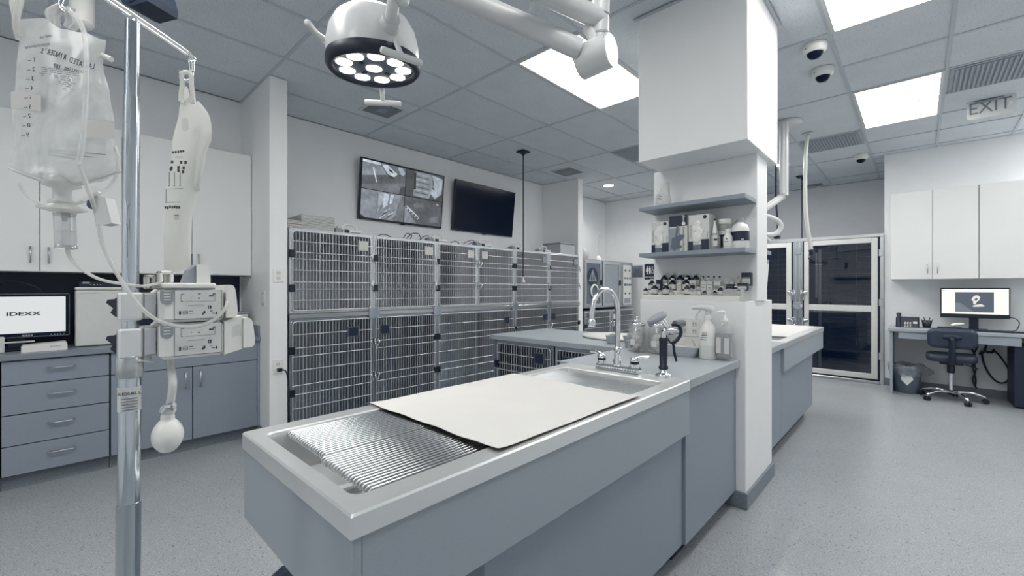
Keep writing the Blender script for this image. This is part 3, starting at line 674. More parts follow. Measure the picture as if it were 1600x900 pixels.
def restroom(t, x, y, z, s):
    m = MB()
    for dx in (-.30, -.02):
        m.lathe([(.055*s, 0), (.055*s, .004)], (0, 0, 0), 12, Matrix.Translation((x+dx*s, y, z+.36*s)) @ Matrix.Rotation(PI/2, 4, 'X'))
        if dx < -.1: m.prism([(-.07, .28), (.07, .28), (.15, -.12), (.05, -.12), (.05, -.36), (-.05, -.36), (-.05, -.12), (-.15, -.12)], (x+dx*s, y, z), (s, 0, 0), (0, 0, s), (0, -.004, 0))
        else: m.prism([(-.10, .28), (.10, .28), (.10, -.05), (.06, -.05), (.06, -.36), (-.06, -.36), (-.06, -.05), (-.10, -.05)], (x+dx*s, y, z), (s, 0, 0), (0, 0, s), (0, -.004, 0))
    m.lathe([(.05*s, 0), (.05*s, .004)], (0, 0, 0), 12, Matrix.Translation((x+.24*s, y, z+.34*s)) @ Matrix.Rotation(PI/2, 4, 'X'))
    m.tube([(x+.24*s, y-.003, z+.28*s), (x+.25*s, y-.003, z+.02*s), (x+.36*s, y-.003, z+.02*s), (x+.42*s, y-.003, z-.2*s)], .03*s, 6, 0)
    m.tube([Vector((x+(.26+.15*math.cos(a))*s, y-.003, z+(-.16+.15*math.sin(a))*s)) for a in [math.radians(q) for q in range(120, 361, 30)]], .025*s, 6, 0)
    part('pictograms', m, WHITEINK, t)
t = thing('restroom_sign', 'dark restroom sign with three white figures on the far wall', 'sign', (-3.90, 8.2, 1.52))
part('board', MB().box((-4.03, 8.188, 1.53), (-3.76, 8.2, 1.84), .003), NAVYSHADE, t)
restroom(t, -3.91, 8.187, 1.71, .2)
text('RESTROOM', (-3.895, 8.1865, 1.575), (1, 0, 0), (0, 0, 1), .045, WHITEINK, t)

# ------------------------------------------------------------------ wet treatment tables
def tub_mesh(x0, x1, y0, y1, i0, i1, j0, j1, z=.91, lip=.049, depth=.13):
    def L(a0, a1, b0, b1, zz, r): return [(x+(a0+a1)/2, y+(b0+b1)/2, zz) for x, y in rr_(a1-a0, b1-b0, r, 4)]
    m = MB()
    m.ring([L(x0, x1, y0, y1, z-lip, .004), L(x0, x1, y0, y1, z-.005, .004), L(x0+.004, x1-.004, y0+.004, y1-.004, z, .004),
            L(i0-.004, i1+.004, j0-.004, j1+.004, z, .03), L(i0, i1, j0, j1, z-.004, .028), L(i0+.02, i1-.02, j0+.02, j1-.02, z-depth, .03), L(i0+.12, i1-.12, j0+.12, j1-.12, z-depth-.012, .03)], caps=False, smooth=False)
    m.poly(L(i0+.12, i1-.12, j0+.12, j1-.12, z-depth-.012, .03)); return m
t = thing('treatment_table', 'long stainless treatment tub on a grey laminate base, nearest of the two tables', 'table', (-1.15, 1.3, 0))
part('tub', tub_mesh(-1.506, -.797, .392, 2.10, -1.436, -.868, .436, 1.958), TUB, t)
part('basin_ridge', MB().box((-1.19, .456, .775), (-1.165, 1.93, .80), .008), TUB, t)
part('drain', MB().cyl((-1.16, 1.75, .768), (-1.16, 1.75, .774), .045, n=20), CHROME, t)
part('near_apron', MB().box((-1.503, .397, .648), (-.802, .417, .861), .002), LAM2, t)
part('side_apron', MB().box((-.822, .417, .648), (-.802, 2.10, .861), .002).box((-1.503, .417, .648), (-1.483, 2.10, .861), .002), LAM2, t)
part('apron_return', MB().box((-1.483, 2.08, .648), (-.822, 2.1, .861)), LAM2, t)
part('apron_floor', MB().box((-1.483, .417, .65), (-.822, 2.08, .66)), LAM2, t)
part('pedestal', MB().box((-1.47, .78, .1), (-.835, 2.098, .65), .002), LAM, t)
part('toe_kick', MB().box((-1.40, .86, 0), (-.90, 2.098, .1)), GAP, t)
def rack(label, x0, x1, y0, y1, single, z=.898):
    t = thing('rod_rack', label, 'rack', ((x0+x1)/2, (y0+y1)/2, z))
    n = round((x1-x0)/.0152)
    for y in (y0+.012, (y0+y1)/2-.03, y1-.012): part('crossbar', MB().cyl((x0, y, z-.008), (x1, y, z-.008), .0038, n=8), RODT, t)
    def rod(m, x): return m.tube([(x, y0+.010, z-.012), (x, y0, z-.008), (x, y0, z), (x, y0+.006, z+.003), (x, y1-.006, z+.003), (x, y1, z-.002)], .0037, 6, 0)
    if single:
        s = None
        for i in range(n+1):
            x = x0+(x1-x0)*i/n
            if s is None: s = part('rod', rod(MB(), x), RODT, t)
            else: l = world(s).translation; twin('rod', s, (l.x+x-x0, l.y, l.z), t)
    else:
        m = MB()
        for i in range(n+1): rod(m, x0+(x1-x0)*i/n)
        part('rods', m, RODT, t, kind='stuff')
    return t
rack('steel rod rack over the near end of the tub, on the cage side', -1.425, -1.165, .498, 1.13, True)
rack('steel rod rack over the near end of the tub, on the apron side', -1.150, -.880, .484, 1.13, True, .896)
rack('steel rod rack in front of the tap, on the cage side', -1.425, -1.165, 1.15, 1.89, False)
rack('steel rod rack in front of the tap, on the apron side', -1.150, -.880, 1.15, 1.885, False)
def sheet(u, v):
    x = -1.545+u*.728; y = .812+v*.808+.012*math.sin(u*3)*(1-v)
    z = .9135+.0022*math.sin(u*9+v*4)*math.sin(v*7)+.0015*math.sin(u*23-v*11)
    if u < .05: z += .001-(.05-u)*.25
    if v < .10: z += .006*(1-v/.10)**2*(abs(u-.5)*2)**3
    if u > .93: z += .004*((u-.93)/.07)
    return (x, y, max(z, .9035 if u < .045 else .9125))
m = MB().grid(sheet, 60, 50)
m.grid(lambda u, v: (lambda p: (p[0], p[1], p[2]-.0012))(sheet(1-u, v)), 60, 50)
solo('paper_sheet', m, PAPER, 'large white paper sheet lying on the racks of the near treatment tub', 'paper')
solo('worktop', MB().box((-1.585, 2.102, .865), (-.797, 2.892, .91), .003), TOP, 'pale grey worktop behind the tub, carrying the sprayer and bottles', 'worktop')
t = thing('sink_cabinet', 'grey laminate cabinet under the worktop beside the white pillar', 'cabinet', (-1.15, 2.5, 0))
part('body', MB().box((-1.47, 2.10, .1), (-.82, 2.892, .865), .002), LAM, t)
part('toe_kick', MB().box((-1.40, 2.1, 0), (-.89, 2.88, .1)), GAP, t)
t = thing('island_worktop', 'grey worktop over the two low cages, joining the tub counter', 'worktop', (-2.2, 3.28, .865))
part('slab', MB().box((-2.98, 2.856, .865), (-1.587, 3.70, .91), .003).box((-1.587, 2.895, .865), (-1.459, 3.70, .91)), TOP, t)
part('end_post', MB().box((-2.972, 2.89, 0), (-2.945, 3.68, .865), .003), STEELB, t)
cage('animal_cage', 'low cage with dark interior under the island worktop, at its free end', .695, .755, .74, -1, 'dark', 'cages under the island worktop', 0, (-2.943, 2.90, .105), True, cardx=.55)
cage('animal_cage', 'low cage with dark interior under the island worktop, next to the tub', .695, .755, .74, 1, 'dark', 'cages under the island worktop', 0, (-2.235, 2.90, .105), True, cardx=.15)
solo('plinth', MB().box((-2.94, 2.95, 0), (-1.50, 3.66, .1)), COVE, 'dark coved plinth under the island cages', 'plinth')

# dark liner bin under the near end of the tub
t = thing('waste_bin', 'dark lined bin pushed under the near end of the treatment tub', 'bin', (-1.36, .64, 0))
part('bin_body', MB().lathe([(.14, 0), (.145, .01), (.17, .36)], (-1.44, .60, 0), 20), NAVY, t)
ln = []
for k, (r, z) in enumerate(((.172, .28), (.185, .33), (.185, .365), (.175, .375), (.15, .33), (.1, .2))):
    ln.append([Vector((-1.44+(r+.008*math.sin(a*7+k)+.006*math.sin(a*13))*math.cos(a), .60+(r+.008*math.sin(a*7+k))*math.sin(a), z+.008*math.sin(a*5+k*.7))) for a in [2*PI*i/40 for i in range(40)]])
part('bin_liner', MB().ring(ln, True, False), VINYL, t)

# tap
def tap(y, x0, x1):
    t = thing('mixer_tap', 'chrome swan-neck tap with two lever handles behind the near tub', 'tap', ((x0+x1)/2, y, .91))
    xc = (x0+x1)/2
    part('base_bar', MB().box((x0, y-.028, .911), (x1, y+.028, .944), .010), CHROME, t)
    part('spout', MB().tube([(xc, y, .94), (xc, y, 1.08), (xc, y, 1.22), (xc-.004, y-.02, 1.30), (xc-.012, y-.075, 1.342), (xc-.025, y-.13, 1.335), (xc-.035, y-.175, 1.285), (xc-.038, y-.19, 1.225), (xc-.039, y-.192, 1.19)], .0135, 14, 6), CHROME, t)
    part('spout_collar', MB().lathe([(.024, 0), (.024, .03), (.019, .04), (.019, .07), (.022, .075), (.022, .09), (.014, .10)], (xc, y, .942), 18), CHROME, t)
    part('aerator', MB().lathe([(.017, 0), (.021, .006), (.021, .03), (.015, .04)], (xc-.039, y-.192, 1.155), 16), CHROME, t)
    for x, s in ((x0+.03, -1), (x1-.03, 1)):
        h = part('handle', MB().lathe([(.022, 0), (.022, .012), (.02, .03), (.024, .034), (.024, .045), (.012, .055)], (x, y, .942), 16), CHROME, t)
        part('seal_ring', MB().cyl((x, y, .96), (x, y, .975), .0225, n=16), BLACK, h)
        part('lever', MB().tube([(x, y, .99), (x+s*.03, y+.005, .998), (x+s*.075, y+.012, 1.0)], [.009, .008, .011], 8, 4), CHROME, h)
tap(2.045, -1.285, -1.03)
# sprayer
bx, by = -.925, 2.085
t = thing('sprayer', 'upright tub sprayer with a black grip, black lever and chrome head', 'sprayer', (bx, by, .91))
part('base_flange', MB().lathe([(.038, 0), (.040, .006), (.034, .014), (.018, .018), (.018, .04)], (bx, by, .911), 18), CHROME, t)
part('grip', MB().lathe([(.020, 0), (.023, .004), (.023, .016), (.0185, .02), (.0205, .14), (.021, .155), (.016, .16)], (bx, by, .945), 18), BLACK, t)
R3 = Vector((CS, SN, 0)); F3 = Vector((-SN, CS, 0)); B0 = Vector((bx, by, 0)); U3 = Vector((0, 0, 1))
q = lambda r, f, z: B0+R3*r+F3*f+U3*z
part('valve_body', MB().tube([q(0, 0, 1.10), q(0, 0, 1.125), q(.01, 0, 1.135), q(.075, .01, 1.135)], .0145, 12, 3), CHROME, t)
part('valve_nut', MB().cyl(q(.03, .005, 1.135), q(.045, .007, 1.135), .021, n=6), CHROME, t)
part('head_neck', MB().tube([q(.03, .005, 1.14), q(.01, 0, 1.175), q(-.01, -.005, 1.20)], .0105, 10, 3), CHROME, t)
n = (R3*-.55+U3*.83).normalized(); a = F3; b = n.cross(a).normalized()
M = Matrix(((b.x, a.x, n.x, 0), (b.y, a.y, n.y, 0), (b.z, a.z, n.z, 0), (0, 0, 0, 1)))
part('spray_head', MB().lathe([(.018, -.008), (.050, 0), (.052, .004), (.052, .016), (.046, .022)], q(-.03, -.008, 1.193), 24, M), GREYP, t)
part('hose_hook', MB().tube([q(.045, .005, 1.165), q(.06, .006, 1.168), q(.085, .008, 1.155), q(.09, .01, 1.12), q(.07, .008, 1.09), q(.045, .004, 1.075)], .009, 10, 5), BLACK, t)
part('trigger', MB().tube([q(.01, 0, 1.12), q(.03, .002, 1.085), q(.05, .004, 1.07), q(.055, .004, 1.03), q(.066, .004, .985)], [.004, .004, .007, .007, .006], 8, 4), BLACK, t)

# on the worktop
def jar(label, x, y, h=.195, r=.06, fill=.13):
    t = thing('cotton_jar', label, 'jar', (x, y, .91), 'glass jars by the pillar')
    part('glass', MB().lathe([(r-.008, 0), (r, .006), (r, h*.82), (r-.008, h*.88), (r-.008, h*.92), (r-.011, h*.92), (r-.011, h*.88), (r-.004, h*.82), (r-.004, .008)], (x, y, .911), 24), JAR, t)
    part('lid', MB().lathe([(r-.004, 0), (r, .003), (r, .022), (r-.004, .026)], (x, y, .911+h*.9), 24), CHROME, t)
    part('lid_knob', MB().lathe([(.006, 0), (.006, .008), (.012, .014), (.010, .022), (.002, .025)], (x, y, .911+h*.9+.025), 12), CHROME, t)
    rng = random.Random(int(x*1000))
    for k in range(18):
        a = rng.uniform(0, 6.28); rr = rng.uniform(0, r-.034); zz = .93+rng.uniform(0, fill-.03)
        part('cotton_ball', MB().lathe([(.0, -.024), (.017, -.018), (.026, 0), (.017, .018), (0, .024)], (x+rr*math.cos(a), y+rr*math.sin(a), zz), 8), PAPER, t)
    part('label', MB().box((x-.02, y-r-.0015, .96), (x+.015, y-r, 1.0)), PAPER, t)
jar('glass cotton jar with chrome lid, on the tap side of the pair', -1.425, 2.785)
jar('glass cotton jar with chrome lid, half hidden by the sprayer', -1.28, 2.80)
jar('glass jar with chrome lid set back beside the pillar corner', -1.53, 2.99, .20, .05, .08)
CUPG = mat('pale grey cup', (176, 182, 188), .5)
def cup(label, x, y, pile):
    t = thing('pill_cup', label, 'cup', (x, y, .91), 'small cups by the jars')
    part('cup_wall', MB().lathe([(.042, 0), (.044, .002), (.058, .062), (.060, .064), (.056, .064), (.042, .006), (0, .005)], (x, y, .911), 24, cap=False), CUPG, t)
    for k in range(7):
        a = k*2.4; r = .012*(k % 4)
        part('contents', MB().lathe([(.0, -.012), (.014, -.006), (.017, .004), (0, .012)], (x+r*math.cos(a), y+r*math.sin(a), .975+.004*(k % 3)), 8), PAPER, t)
    if pile: part('white_roll', MB().cyl((x+.0, y, .975), (x+.07, y+.05, 1.03), .018, n=12), PAPER, t)
cup('small grey cup of white pads, first beside the tap', -1.775, 3.06, False)
cup('small grey cup holding a leaning white roll', -1.655, 3.12, True)
solo('round_pad', MB().lathe([(.20, 0), (.255, .004), (.262, .014), (.25, .024), (.15, .034), (0, .038)], (-1.93, 3.40, .911), 36, Matrix.Diagonal((1.28, .9, 1, 1))), WHITEP, 'round white padded lid lying on the island worktop', 'lid')
t = thing('small_block', 'small grey block between the cup and the jars', 'block', (-1.56, 2.90, .911))
part('block', MB().box((-1.575, 2.885, .911), (-1.535, 2.925, .965), .003), GREYP, t)
t = thing('supply_tray', 'low grey plastic tray with white gauze behind the sprayer', 'tray', (-1.12, 2.81, .911))
m = MB(); L = lambda w, d, z, r=.02: [(x-1.12, y+2.815, z) for x, y in rr_(w, d, r, 3)]
m.ring([L(.18, .10, .911), L(.23, .14, .972), L(.235, .145, .975), L(.222, .132, .972), L(.175, .095, .916)], caps=False, smooth=False).poly(L(.175, .095, .916))
part('tray_body', m, CUPG, t)
for k, (a, b) in enumerate(((-.06, .01), (.0, -.01), (.055, .008))):
    part('gauze_pad', MB().box((-.045, -.04, 0), (.045, .04, .018), .006, TR((-1.12+a, 2.815+b, .955+.006*k), .3*k) @ Matrix.Rotation(.25*(k-1), 4, 'X')), PAPER, t)
part('folded_gauze', MB().prism([(-.045, 0), (.045, 0), (.02, .045), (-.01, .05)], (-1.08, 2.80, .975), (1, 0, 0), (0, 0, 1), (0, .03, 0)), PAPER, t)
t = thing('spray_bottle', 'white trigger spray bottle on the worktop against the pillar', 'bottle', (-.955, 2.80, .911))
c = (-.955, 2.80, .911)
part('bottle_body', MB().lathe([(.047, 0), (.05, .004), (.05, .12), (.049, .17), (.035, .205), (.017, .235), (.017, .25)], c, 24), WHITEP, t)
part('label', MB().lathe([(.0508, .012), (.0508, .085)], c, 24, cap=False), OFFWHITE, t)
for k in range(4): part('label_print', MB().box((-.985+.004*k, 2.7485+.001*k, 1.03+.014*k), (-.945, 2.7505, 1.0345+.014*k)), GREYP, t)
part('trigger_collar', MB().lathe([(.02, 0), (.021, .02), (.018, .028)], (c[0], c[1], c[2]+.245), 16), WHITEP, t)
part('spray_head', MB().tube([Vector(c)+Vector((.025, .01, .30)), Vector(c)+Vector((0, 0, .315)), Vector(c)+Vector((-.04, -.02, .32)), Vector(c)+Vector((-.085, -.04, .315))], [.022, .024, .016, .011], 10, 4), OFFWHITE, t)
part('head_stem', MB().cyl(Vector(c)+Vector((0, 0, .27)), Vector(c)+Vector((0, 0, .31)), .015, n=12), OFFWHITE, t)
part('trigger', MB().tube([Vector(c)+Vector((-.03, -.015, .31)), Vector(c)+Vector((-.055, -.03, .28)), Vector(c)+Vector((-.06, -.03, .24))], .007, 8, 4), OFFWHITE, t)
t = thing('soap_dispenser', 'clear pump bottle of grey soap with two white labels at the worktop corner', 'bottle', (-.86, 2.81, .911))
m = MB(); L = lambda w, d, z, r: [(x-.86, y+2.81, z) for x, y in rr_(w, d, r, 4)]
part('bottle_body', MB().ring([L(.088, .07, .911, .015), L(.092, .074, .918, .018), L(.092, .074, 1.08, .018), L(.08, .064, 1.115, .02), L(.032, .03, 1.135, .013), L(.03, .03, 1.15, .013)], smooth=False), JAR, t)
part('soap', MB().ring([L(.084, .066, .935, .015), L(.084, .066, 1.075, .016)], smooth=False), GREYP, t)
for x in (-.884, -.838): part('label', MB().box((x-.014, 2.771, .955), (x+.014, 2.7735, 1.05)), PAPER, t)
part('pump_collar', MB().lathe([(.018, 0), (.018, .018), (.007, .022), (.007, .05)], (-.86, 2.81, 1.148), 14), WHITEP, t)
part('pump_nozzle', MB().tube([(-.86, 2.81, 1.20), (-.87, 2.80, 1.205), (-.90, 2.785, 1.203)], [.010, .009, .006], 8, 4), WHITEP, t)
t, M = outlet('wide double wall outlet on the pillar above the supply tray', (-1.106, 2.893, 1.092), (1, 0, 0), (0, -1, 0), .145, .125, 2)
t = thing('plug_adapter', 'round grey plug standing out of the double outlet on the pillar', 'plug', (-1.15, 2.85, 1.12))
part('plug_body', MB().cyl((-1.145, 2.885, 1.118), (-1.165, 2.80, 1.118), .021, n=18), GREYP, t)
part('plug_face', MB().cyl((-1.165, 2.80, 1.118), (-1.1655, 2.798, 1.118), .018, n=18), MIDGREY, t)

# ------------------------------------------------------------------ pillar shelves
def shelf(label, z):
    solo('wall_shelf', MB().box((-1.443, 2.85, z-.028), (-.757, 3.10, z), .002), LAM, label, 'shelf', 'shelves on the pillar')
shelf('grey shelf on the pillar, the higher one, carrying only a bag', 1.925)
shelf('grey shelf on the pillar carrying glove boxes and bottles', 1.598)
for z, d in ((1.615, .16), (1.55, .10)): solo('wall_shelf', MB().box((-1.443, 3.352, z-.028), (-.762, 3.352+d, z), .002), LAM, f'{"upper" if d > .12 else "lower"} short shelf end on the far side of the pillar', 'shelf')
t = thing('wall_file', 'white hanging file holder on the far side of the pillar ledge', 'holder', (-.80, 3.42, 1.27))
part('pocket', MB().prism([(0, 0), (.05, 0), (.13, .26), (0, .26)], (-.93, 3.352, 1.272), (0, 1, 0), (0, 0, 1), (.16, 0, 0)), WHITEP, t)
part('papers', MB().box((-.92, 3.37, 1.30), (-.78, 3.40, 1.545)), PAPER, t)
c = atY(1035, 318, 2.96); bx, by = c.x, 2.96
t = thing('plastic_bag', 'crumpled white plastic bag with print on the higher pillar shelf', 'bag', (bx, by, 1.926))
ln = []
for k, (w, d, z) in enumerate(((.10, .05, 0), (.115, .07, .03), (.10, .07, .08), (.075, .05, .13), (.06, .02, .17))):
    ln.append([Vector((bx+w/2*math.cos(a)*(1+.12*math.sin(3*a+k*2))+.012*k*.4, by+d/2*math.sin(a)*(1+.15*math.cos(4*a+k)), 1.926+z+.008*math.sin(2*a+k)*(k > 0))) for a in [2*PI*i/20 for i in range(20)]])
part('bag_body', MB().ring(ln, True, True, False), FROST, t)
m = MB()
for k, w_ in enumerate((.030, .024, .032, .02)): m.box((bx-.02, by-.0375, 1.972+.012*k), (bx-.02+w_, by-.0345, 1.976+.012*k))
part('print_band', m, GREYINK, t, kind='stuff')
def glove_box(label, px0, px1, ytop, yb, kind):
    zs = 1.599; x0 = atY(px0, 390, 2.885).x; x1 = atY(px1, 390, 2.885).x; h = (yb-ytop)*2.93/FPX
    t = thing('glove_box', label, 'box', ((x0+x1)/2, 2.93, zs), 'glove boxes on the pillar shelf')
    part('carton', MB().box((x0, 2.885, zs), (x1, 2.985, zs+h), .001), OFFWHITE if kind != 1 else PAPER, t)
    w = x1-x0; f = 2.8848; X = lambda u: x0+w*u; Z = lambda v: zs+h*v
    pl = lambda m, pts: m.poly([(X(u), f, Z(v)) for u, v in pts])
    if kind == 1:
        part('dark_band', MB().box((X(0), f-.0004, Z(.70)), (X(1), f+.001, Z(1))), NAVYSHADE, t)
        m = MB(); f = 2.8838; pl(m, [(.02, .02), (.6, .02), (.6, .66), (.02, .66)]); part('picture_panel', m, GREYP, t)
        m = MB(); f = 2.8832
        for pts in ([(.08, .10), (.3, .02), (.55, .1), (.62, .28), (.42, .42), (.15, .38)], [(.40, .40), (.62, .28), (.8, .36), (.86, .44), (.6, .47)], [(.33, .40), (.45, .40), (.52, .72), (.42, .74)], [(.30, .18), (.62, .08), (.74, .12), (.5, .24)]):
            f -= .0003; pl(m, pts)
        part('hand_picture', m, MIDGREY, t)
        text('Examination Gloves', (X(.80), f-.0005, Z(.34)), (0, 0, -1), (1, 0, 0), .020, GREYINK, t)
        m = MB(); m.cyl((X(.8), 2.8845, Z(.76)), (X(.8), 2.8825, Z(.76)), .012, n=14); part('round_mark', m, WHITEINK, t)
        text('gloves', (X(.8), 2.884, Z(.88)), (0, 0, -1), (1, 0, 0), .024, WHITEINK, t)
    else:
        part('dark_band', MB().box((X(0), f-.0004, zs), (X(.22), f+.001, Z(.26))), NAVYSHADE, t)
        part('dark_band', MB().box((X(.62), f-.0004, zs), (X(1), f+.001, Z(.30))), NAVYSHADE, t)
        part('lower_band', MB().box((X(.22), f-.0003, zs), (X(.62), f+.001, Z(.16))), MIDGREY, t)
        rng = random.Random(px0); m = MB()
        for k in range(9):
            u = .45+rng.uniform(-.16, .16); v = .30+.52*k/9
            m.lathe([(0, -.022), (.02, -.012), (.026, 0), (.016, .014), (0, .02)], (X(u), 2.884, Z(v)), 8, Matrix.Rotation(rng.uniform(0, 3), 4, 'Y') @ Matrix.Diagonal((1, .45, 1.2, 1)), smooth=False)
        part('glove_bulge', m, WHITEP, t, kind='stuff')
        m = MB(); m.cyl((X(.12), f-.0005, Z(.20)), (X(.12), f-.002, Z(.20)), .009, n=12).cyl((X(.80), f-.0005, Z(.92)), (X(.80), f-.002, Z(.92)), .012, n=12); part('round_mark', m, INK, t)
        text('Exam Gloves', (X(.10), f-.001, Z(.55)), (0, 0, 1), (-1, 0, 0), .016, GREYINK, t)
        text('Latex', (X(.90), f-.001, Z(.42)), (0, 0, 1), (-1, 0, 0), .018, GREYINK, t)
glove_box('glove box nearest the shelf end, white gloves bulging from its front', 1018, 1044.5, 344, 393, 0)
glove_box('middle glove box with a dark top band and a picture of a gloved hand', 1046, 1074, 336, 391.5, 1)
glove_box('glove box beside the dropper bottle, white gloves bulging from its front', 1076, 1108, 336.5, 390, 2)
def shelf_bottle(label, px, r, prof, m, y, extra):
    x = atY(px, 388, y).x
    t = thing('medicine_bottle', label, 'bottle', (x, y, 1.599)); part('bottle_body', MB().lathe(prof, (x, y, 1.599), 20), m, t); extra(t, x, y); return t
def ex(t, x, y):
    part('dropper_cap', MB().lathe([(.016, 0), (.017, .01), (.013, .03), (.006, .075), (.004, .085)], (x, y, 1.705), 14), WHITEP, t); part('cap_tip', MB().cyl((x, y, 1.789), (x, y, 1.799), .006), BLACK, t)
    part('label', MB().box((x-.0, y-.0345, 1.62), (x+.026, y-.029, 1.69)), OFFWHITE, t); part('label_print', MB().box((x+.004, y-.0352, 1.655), (x+.026, y-.0345, 1.668)), INK, t)
shelf_bottle('white dropper bottle with pointed nozzle on the pillar shelf', 1117, .03, [(.031, 0), (.033, .004), (.033, .08), (.016, .105), (.015, .11)], FROST, 2.93, ex)
def ex(t, x, y):
    part('lid', MB().lathe([(.040, 0), (.042, .003), (.042, .028), (.038, .034)], (x, y, 1.77), 20), WHITEP, t); part('label', MB().lathe([(.0415, .02), (.0415, .10)], (x, y, 1.60), 20, cap=False), NAVYSHADE, t)
    part('label_head', MB().lathe([(.0418, .10), (.0418, .125)], (x, y, 1.60), 20, cap=False), WHITEP, t)
shelf_bottle('wide white-lidded jar behind the small bottle on the pillar shelf', 1132, .04, [(.039, 0), (.041, .004), (.041, .15), (.036, .165), (.036, .175)], FROST, 3.02, ex)
def ex(t, x, y):
    part('cap', MB().lathe([(.014, 0), (.016, .002), (.016, .022), (.012, .025)], (x, y, 1.70), 14), WHITEP, t); part('label_print', MB().box((x-.012, y-.029, 1.64), (x+.012, y-.0275, 1.645)).box((x-.005, y-.029, 1.655), (x+.005, y-.0275, 1.665)), GREYINK, t)
shelf_bottle('small white bottle standing before the wide jar', 1137.5, .027, [(.026, 0), (.028, .003), (.028, .075), (.014, .095), (.014, .105)], WHITEP, 2.91, ex)
def ex(t, x, y):
    part('cap', MB().lathe([(.022, 0), (.023, .002), (.023, .016), (.02, .02)], (x, y, 1.765), 14), GREYP, t)
    part('label', MB().lathe([(.0518, .045), (.0518, .105)], (x, y, 1.60), 24, cap=False), NAVYSHADE, t); part('label_corner', MB().box((x+.02, y-.0525, 1.65), (x+.035, y-.048, 1.655)), WHITEINK, t)
    part('cap_tab', MB().box((x-.03, y-.006, 1.765), (x-.015, y+.006, 1.772), .002), GREYP, t)
shelf_bottle('largest bottle on the pillar shelf, pale with a dark label band', 1156.5, .05, [(.049, 0), (.051, .004), (.051, .12), (.04, .148), (.02, .158), (.02, .168)], WHITEP, 2.95, ex)

# ledge risers and the vials
t = thing('step_riser', 'white stepped riser on the pillar ledge carrying the vials', 'riser', (-1.1, 3.0, 1.268))
part('low_step', MB().box((-1.448, 2.896, 1.268), (-.80, 2.962, 1.305), .002), WHITEP, t)
part('middle_step', MB().box((-1.43, 2.963, 1.268), (-.80, 3.03, 1.335), .002), WHITEP, t)
part('top_step', MB().box((-1.41, 3.031, 1.268), (-.80, 3.098, 1.365), .002), WHITEP, t)
part('end_guard', MB().box((-.798, 2.90, 1.268), (-.79, 3.09, 1.35), .002), FROST, t)
ROWS = {'back': (3.064, 1.366), 'middle': (2.997, 1.336), 'front': (2.93, 1.306)}
def vial(kind, row, xc, top, wc, k, label_m=True):
    y, zb = ROWS[row]; px = 1000+xc/8; p = atY(px, 400+top/8, y); x = p.x; h = max(p.z-zb, .03); r = wc/16*rayd(px, 440).y**-1*y/FPX
    nm = {'amber': 'dark_vial', 'clear': 'clear_vial', 'cap': 'capped_vial', 'small': 'small_dark_vial'}[kind]
    desc = {'amber': 'dark capped glass vial', 'clear': 'clear silver-capped vial', 'cap': 'clear dark-capped vial', 'small': 'tiny dark vial'}[kind]
    t = thing(nm, f'{desc}, {ORD[k]} such from the oxygen unit side, {row} ledge row', 'vial', (x, y, zb), f'{row} row vials on the ledge')
    gm = AMBER if kind in ('amber', 'small') else JAR
    part('glass', MB().lathe([(r*.96, 0), (r, .002), (r, h*.52), (r*.85, h*.64), (r*.36, h*.80), (r*.34, h*.88)], (x, y, zb), 14), gm, t)
    cm = BLACK if kind == 'cap' else (OFFWHITE if kind != 'clear' else STEEL)
    part('cap', MB().lathe([(r*.46, 0), (r*.48, .002), (r*.48, h*.13), (r*.4, h*.14)], (x, y, zb+h*.86), 12), cm, t)
    if kind != 'cap': part('label', MB().lathe([(r+.0006, h*.08), (r+.0006, h*.48)], (x, y, zb), 14, cap=False), PAPER if kind != 'small' else GREYP, t)
    else: part('label', MB().lathe([(r+.0006, h*.1), (r+.0006, h*.6)], (x, y, zb), 14, cap=False), OFFWHITE, t)
CNT = {}
def v(kind, row, xc, top, wc): k = CNT.get((kind, row), 0); CNT[kind, row] = k+1; vial(kind, row, xc, top, wc, k)
for xc in (305, 405, 505, 597, 698): v('amber', 'back', xc, 208, 92)
for xc in (790, 857, 925, 995): v('cap', 'back', xc, 244, 50)
for xc in (1087, 1156, 1224): v('clear', 'back', xc, 255, 55)
for xc, top in ((150, 278), (408, 268), (576, 260)): v('amber', 'middle', xc, top, 90)
for xc in (730, 1050): v('clear', 'middle', xc, 340, 50)
for xc, top, w in ((72, 380, 62), (184, 335, 92), (327, 338, 92), (588, 332, 70), (1012, 368, 84), (1200, 368, 86)): v('amber', 'front', xc, top, w)
for xc, top in ((255, 420), (395, 415), (495, 420), (645, 395), (690, 400), (742, 398), (872, 390), (1103, 400)): v('clear', 'front', xc, top, 56)
for xc in (808, 936): v('small', 'front', xc, 418, 52)
def carton(label, row, x0, x1, top, m, band=None):
    y, zb = ROWS[row]; a = atY(1000+x0/8, 440, y-.02).x; b = atY(1000+x1/8, 440, y-.02).x; z1 = atY(1000+x0/8, 400+top/8, y-.02).z
    t = thing('vial_carton', label, 'carton', ((a+b)/2, y, zb), 'small cartons on the ledge')
    part('box_body', MB().box((a, y-.02, zb), (b, y+.02, z1), .001), m, t)
    if band: part('label', MB().box((a+.004, y-.0208, zb+(z1-zb)*.12), (b-.004, y-.0198, zb+(z1-zb)*.55)), band, t)
    part('print', MB().box((a+.006, y-.0212, zb+(z1-zb)*.6), (b-.006, y-.0202, zb+(z1-zb)*.66)).box((a+.008, y-.0212, zb+(z1-zb)*.3), (b-.010, y-.0204, zb+(z1-zb)*.34)), GREYINK, t)
carton('dark carton behind the amber vials at the oxygen unit end of the ledge', 'middle', 200, 255, 288, NAVYSHADE, OFFWHITE)
carton('white-topped carton among the dark vials in the middle ledge row', 'middle', 618, 695, 295, PAPER, NAVYSHADE)
carton('narrow white carton between the dark vials of the middle ledge row', 'middle', 458, 515, 325, PAPER, None)
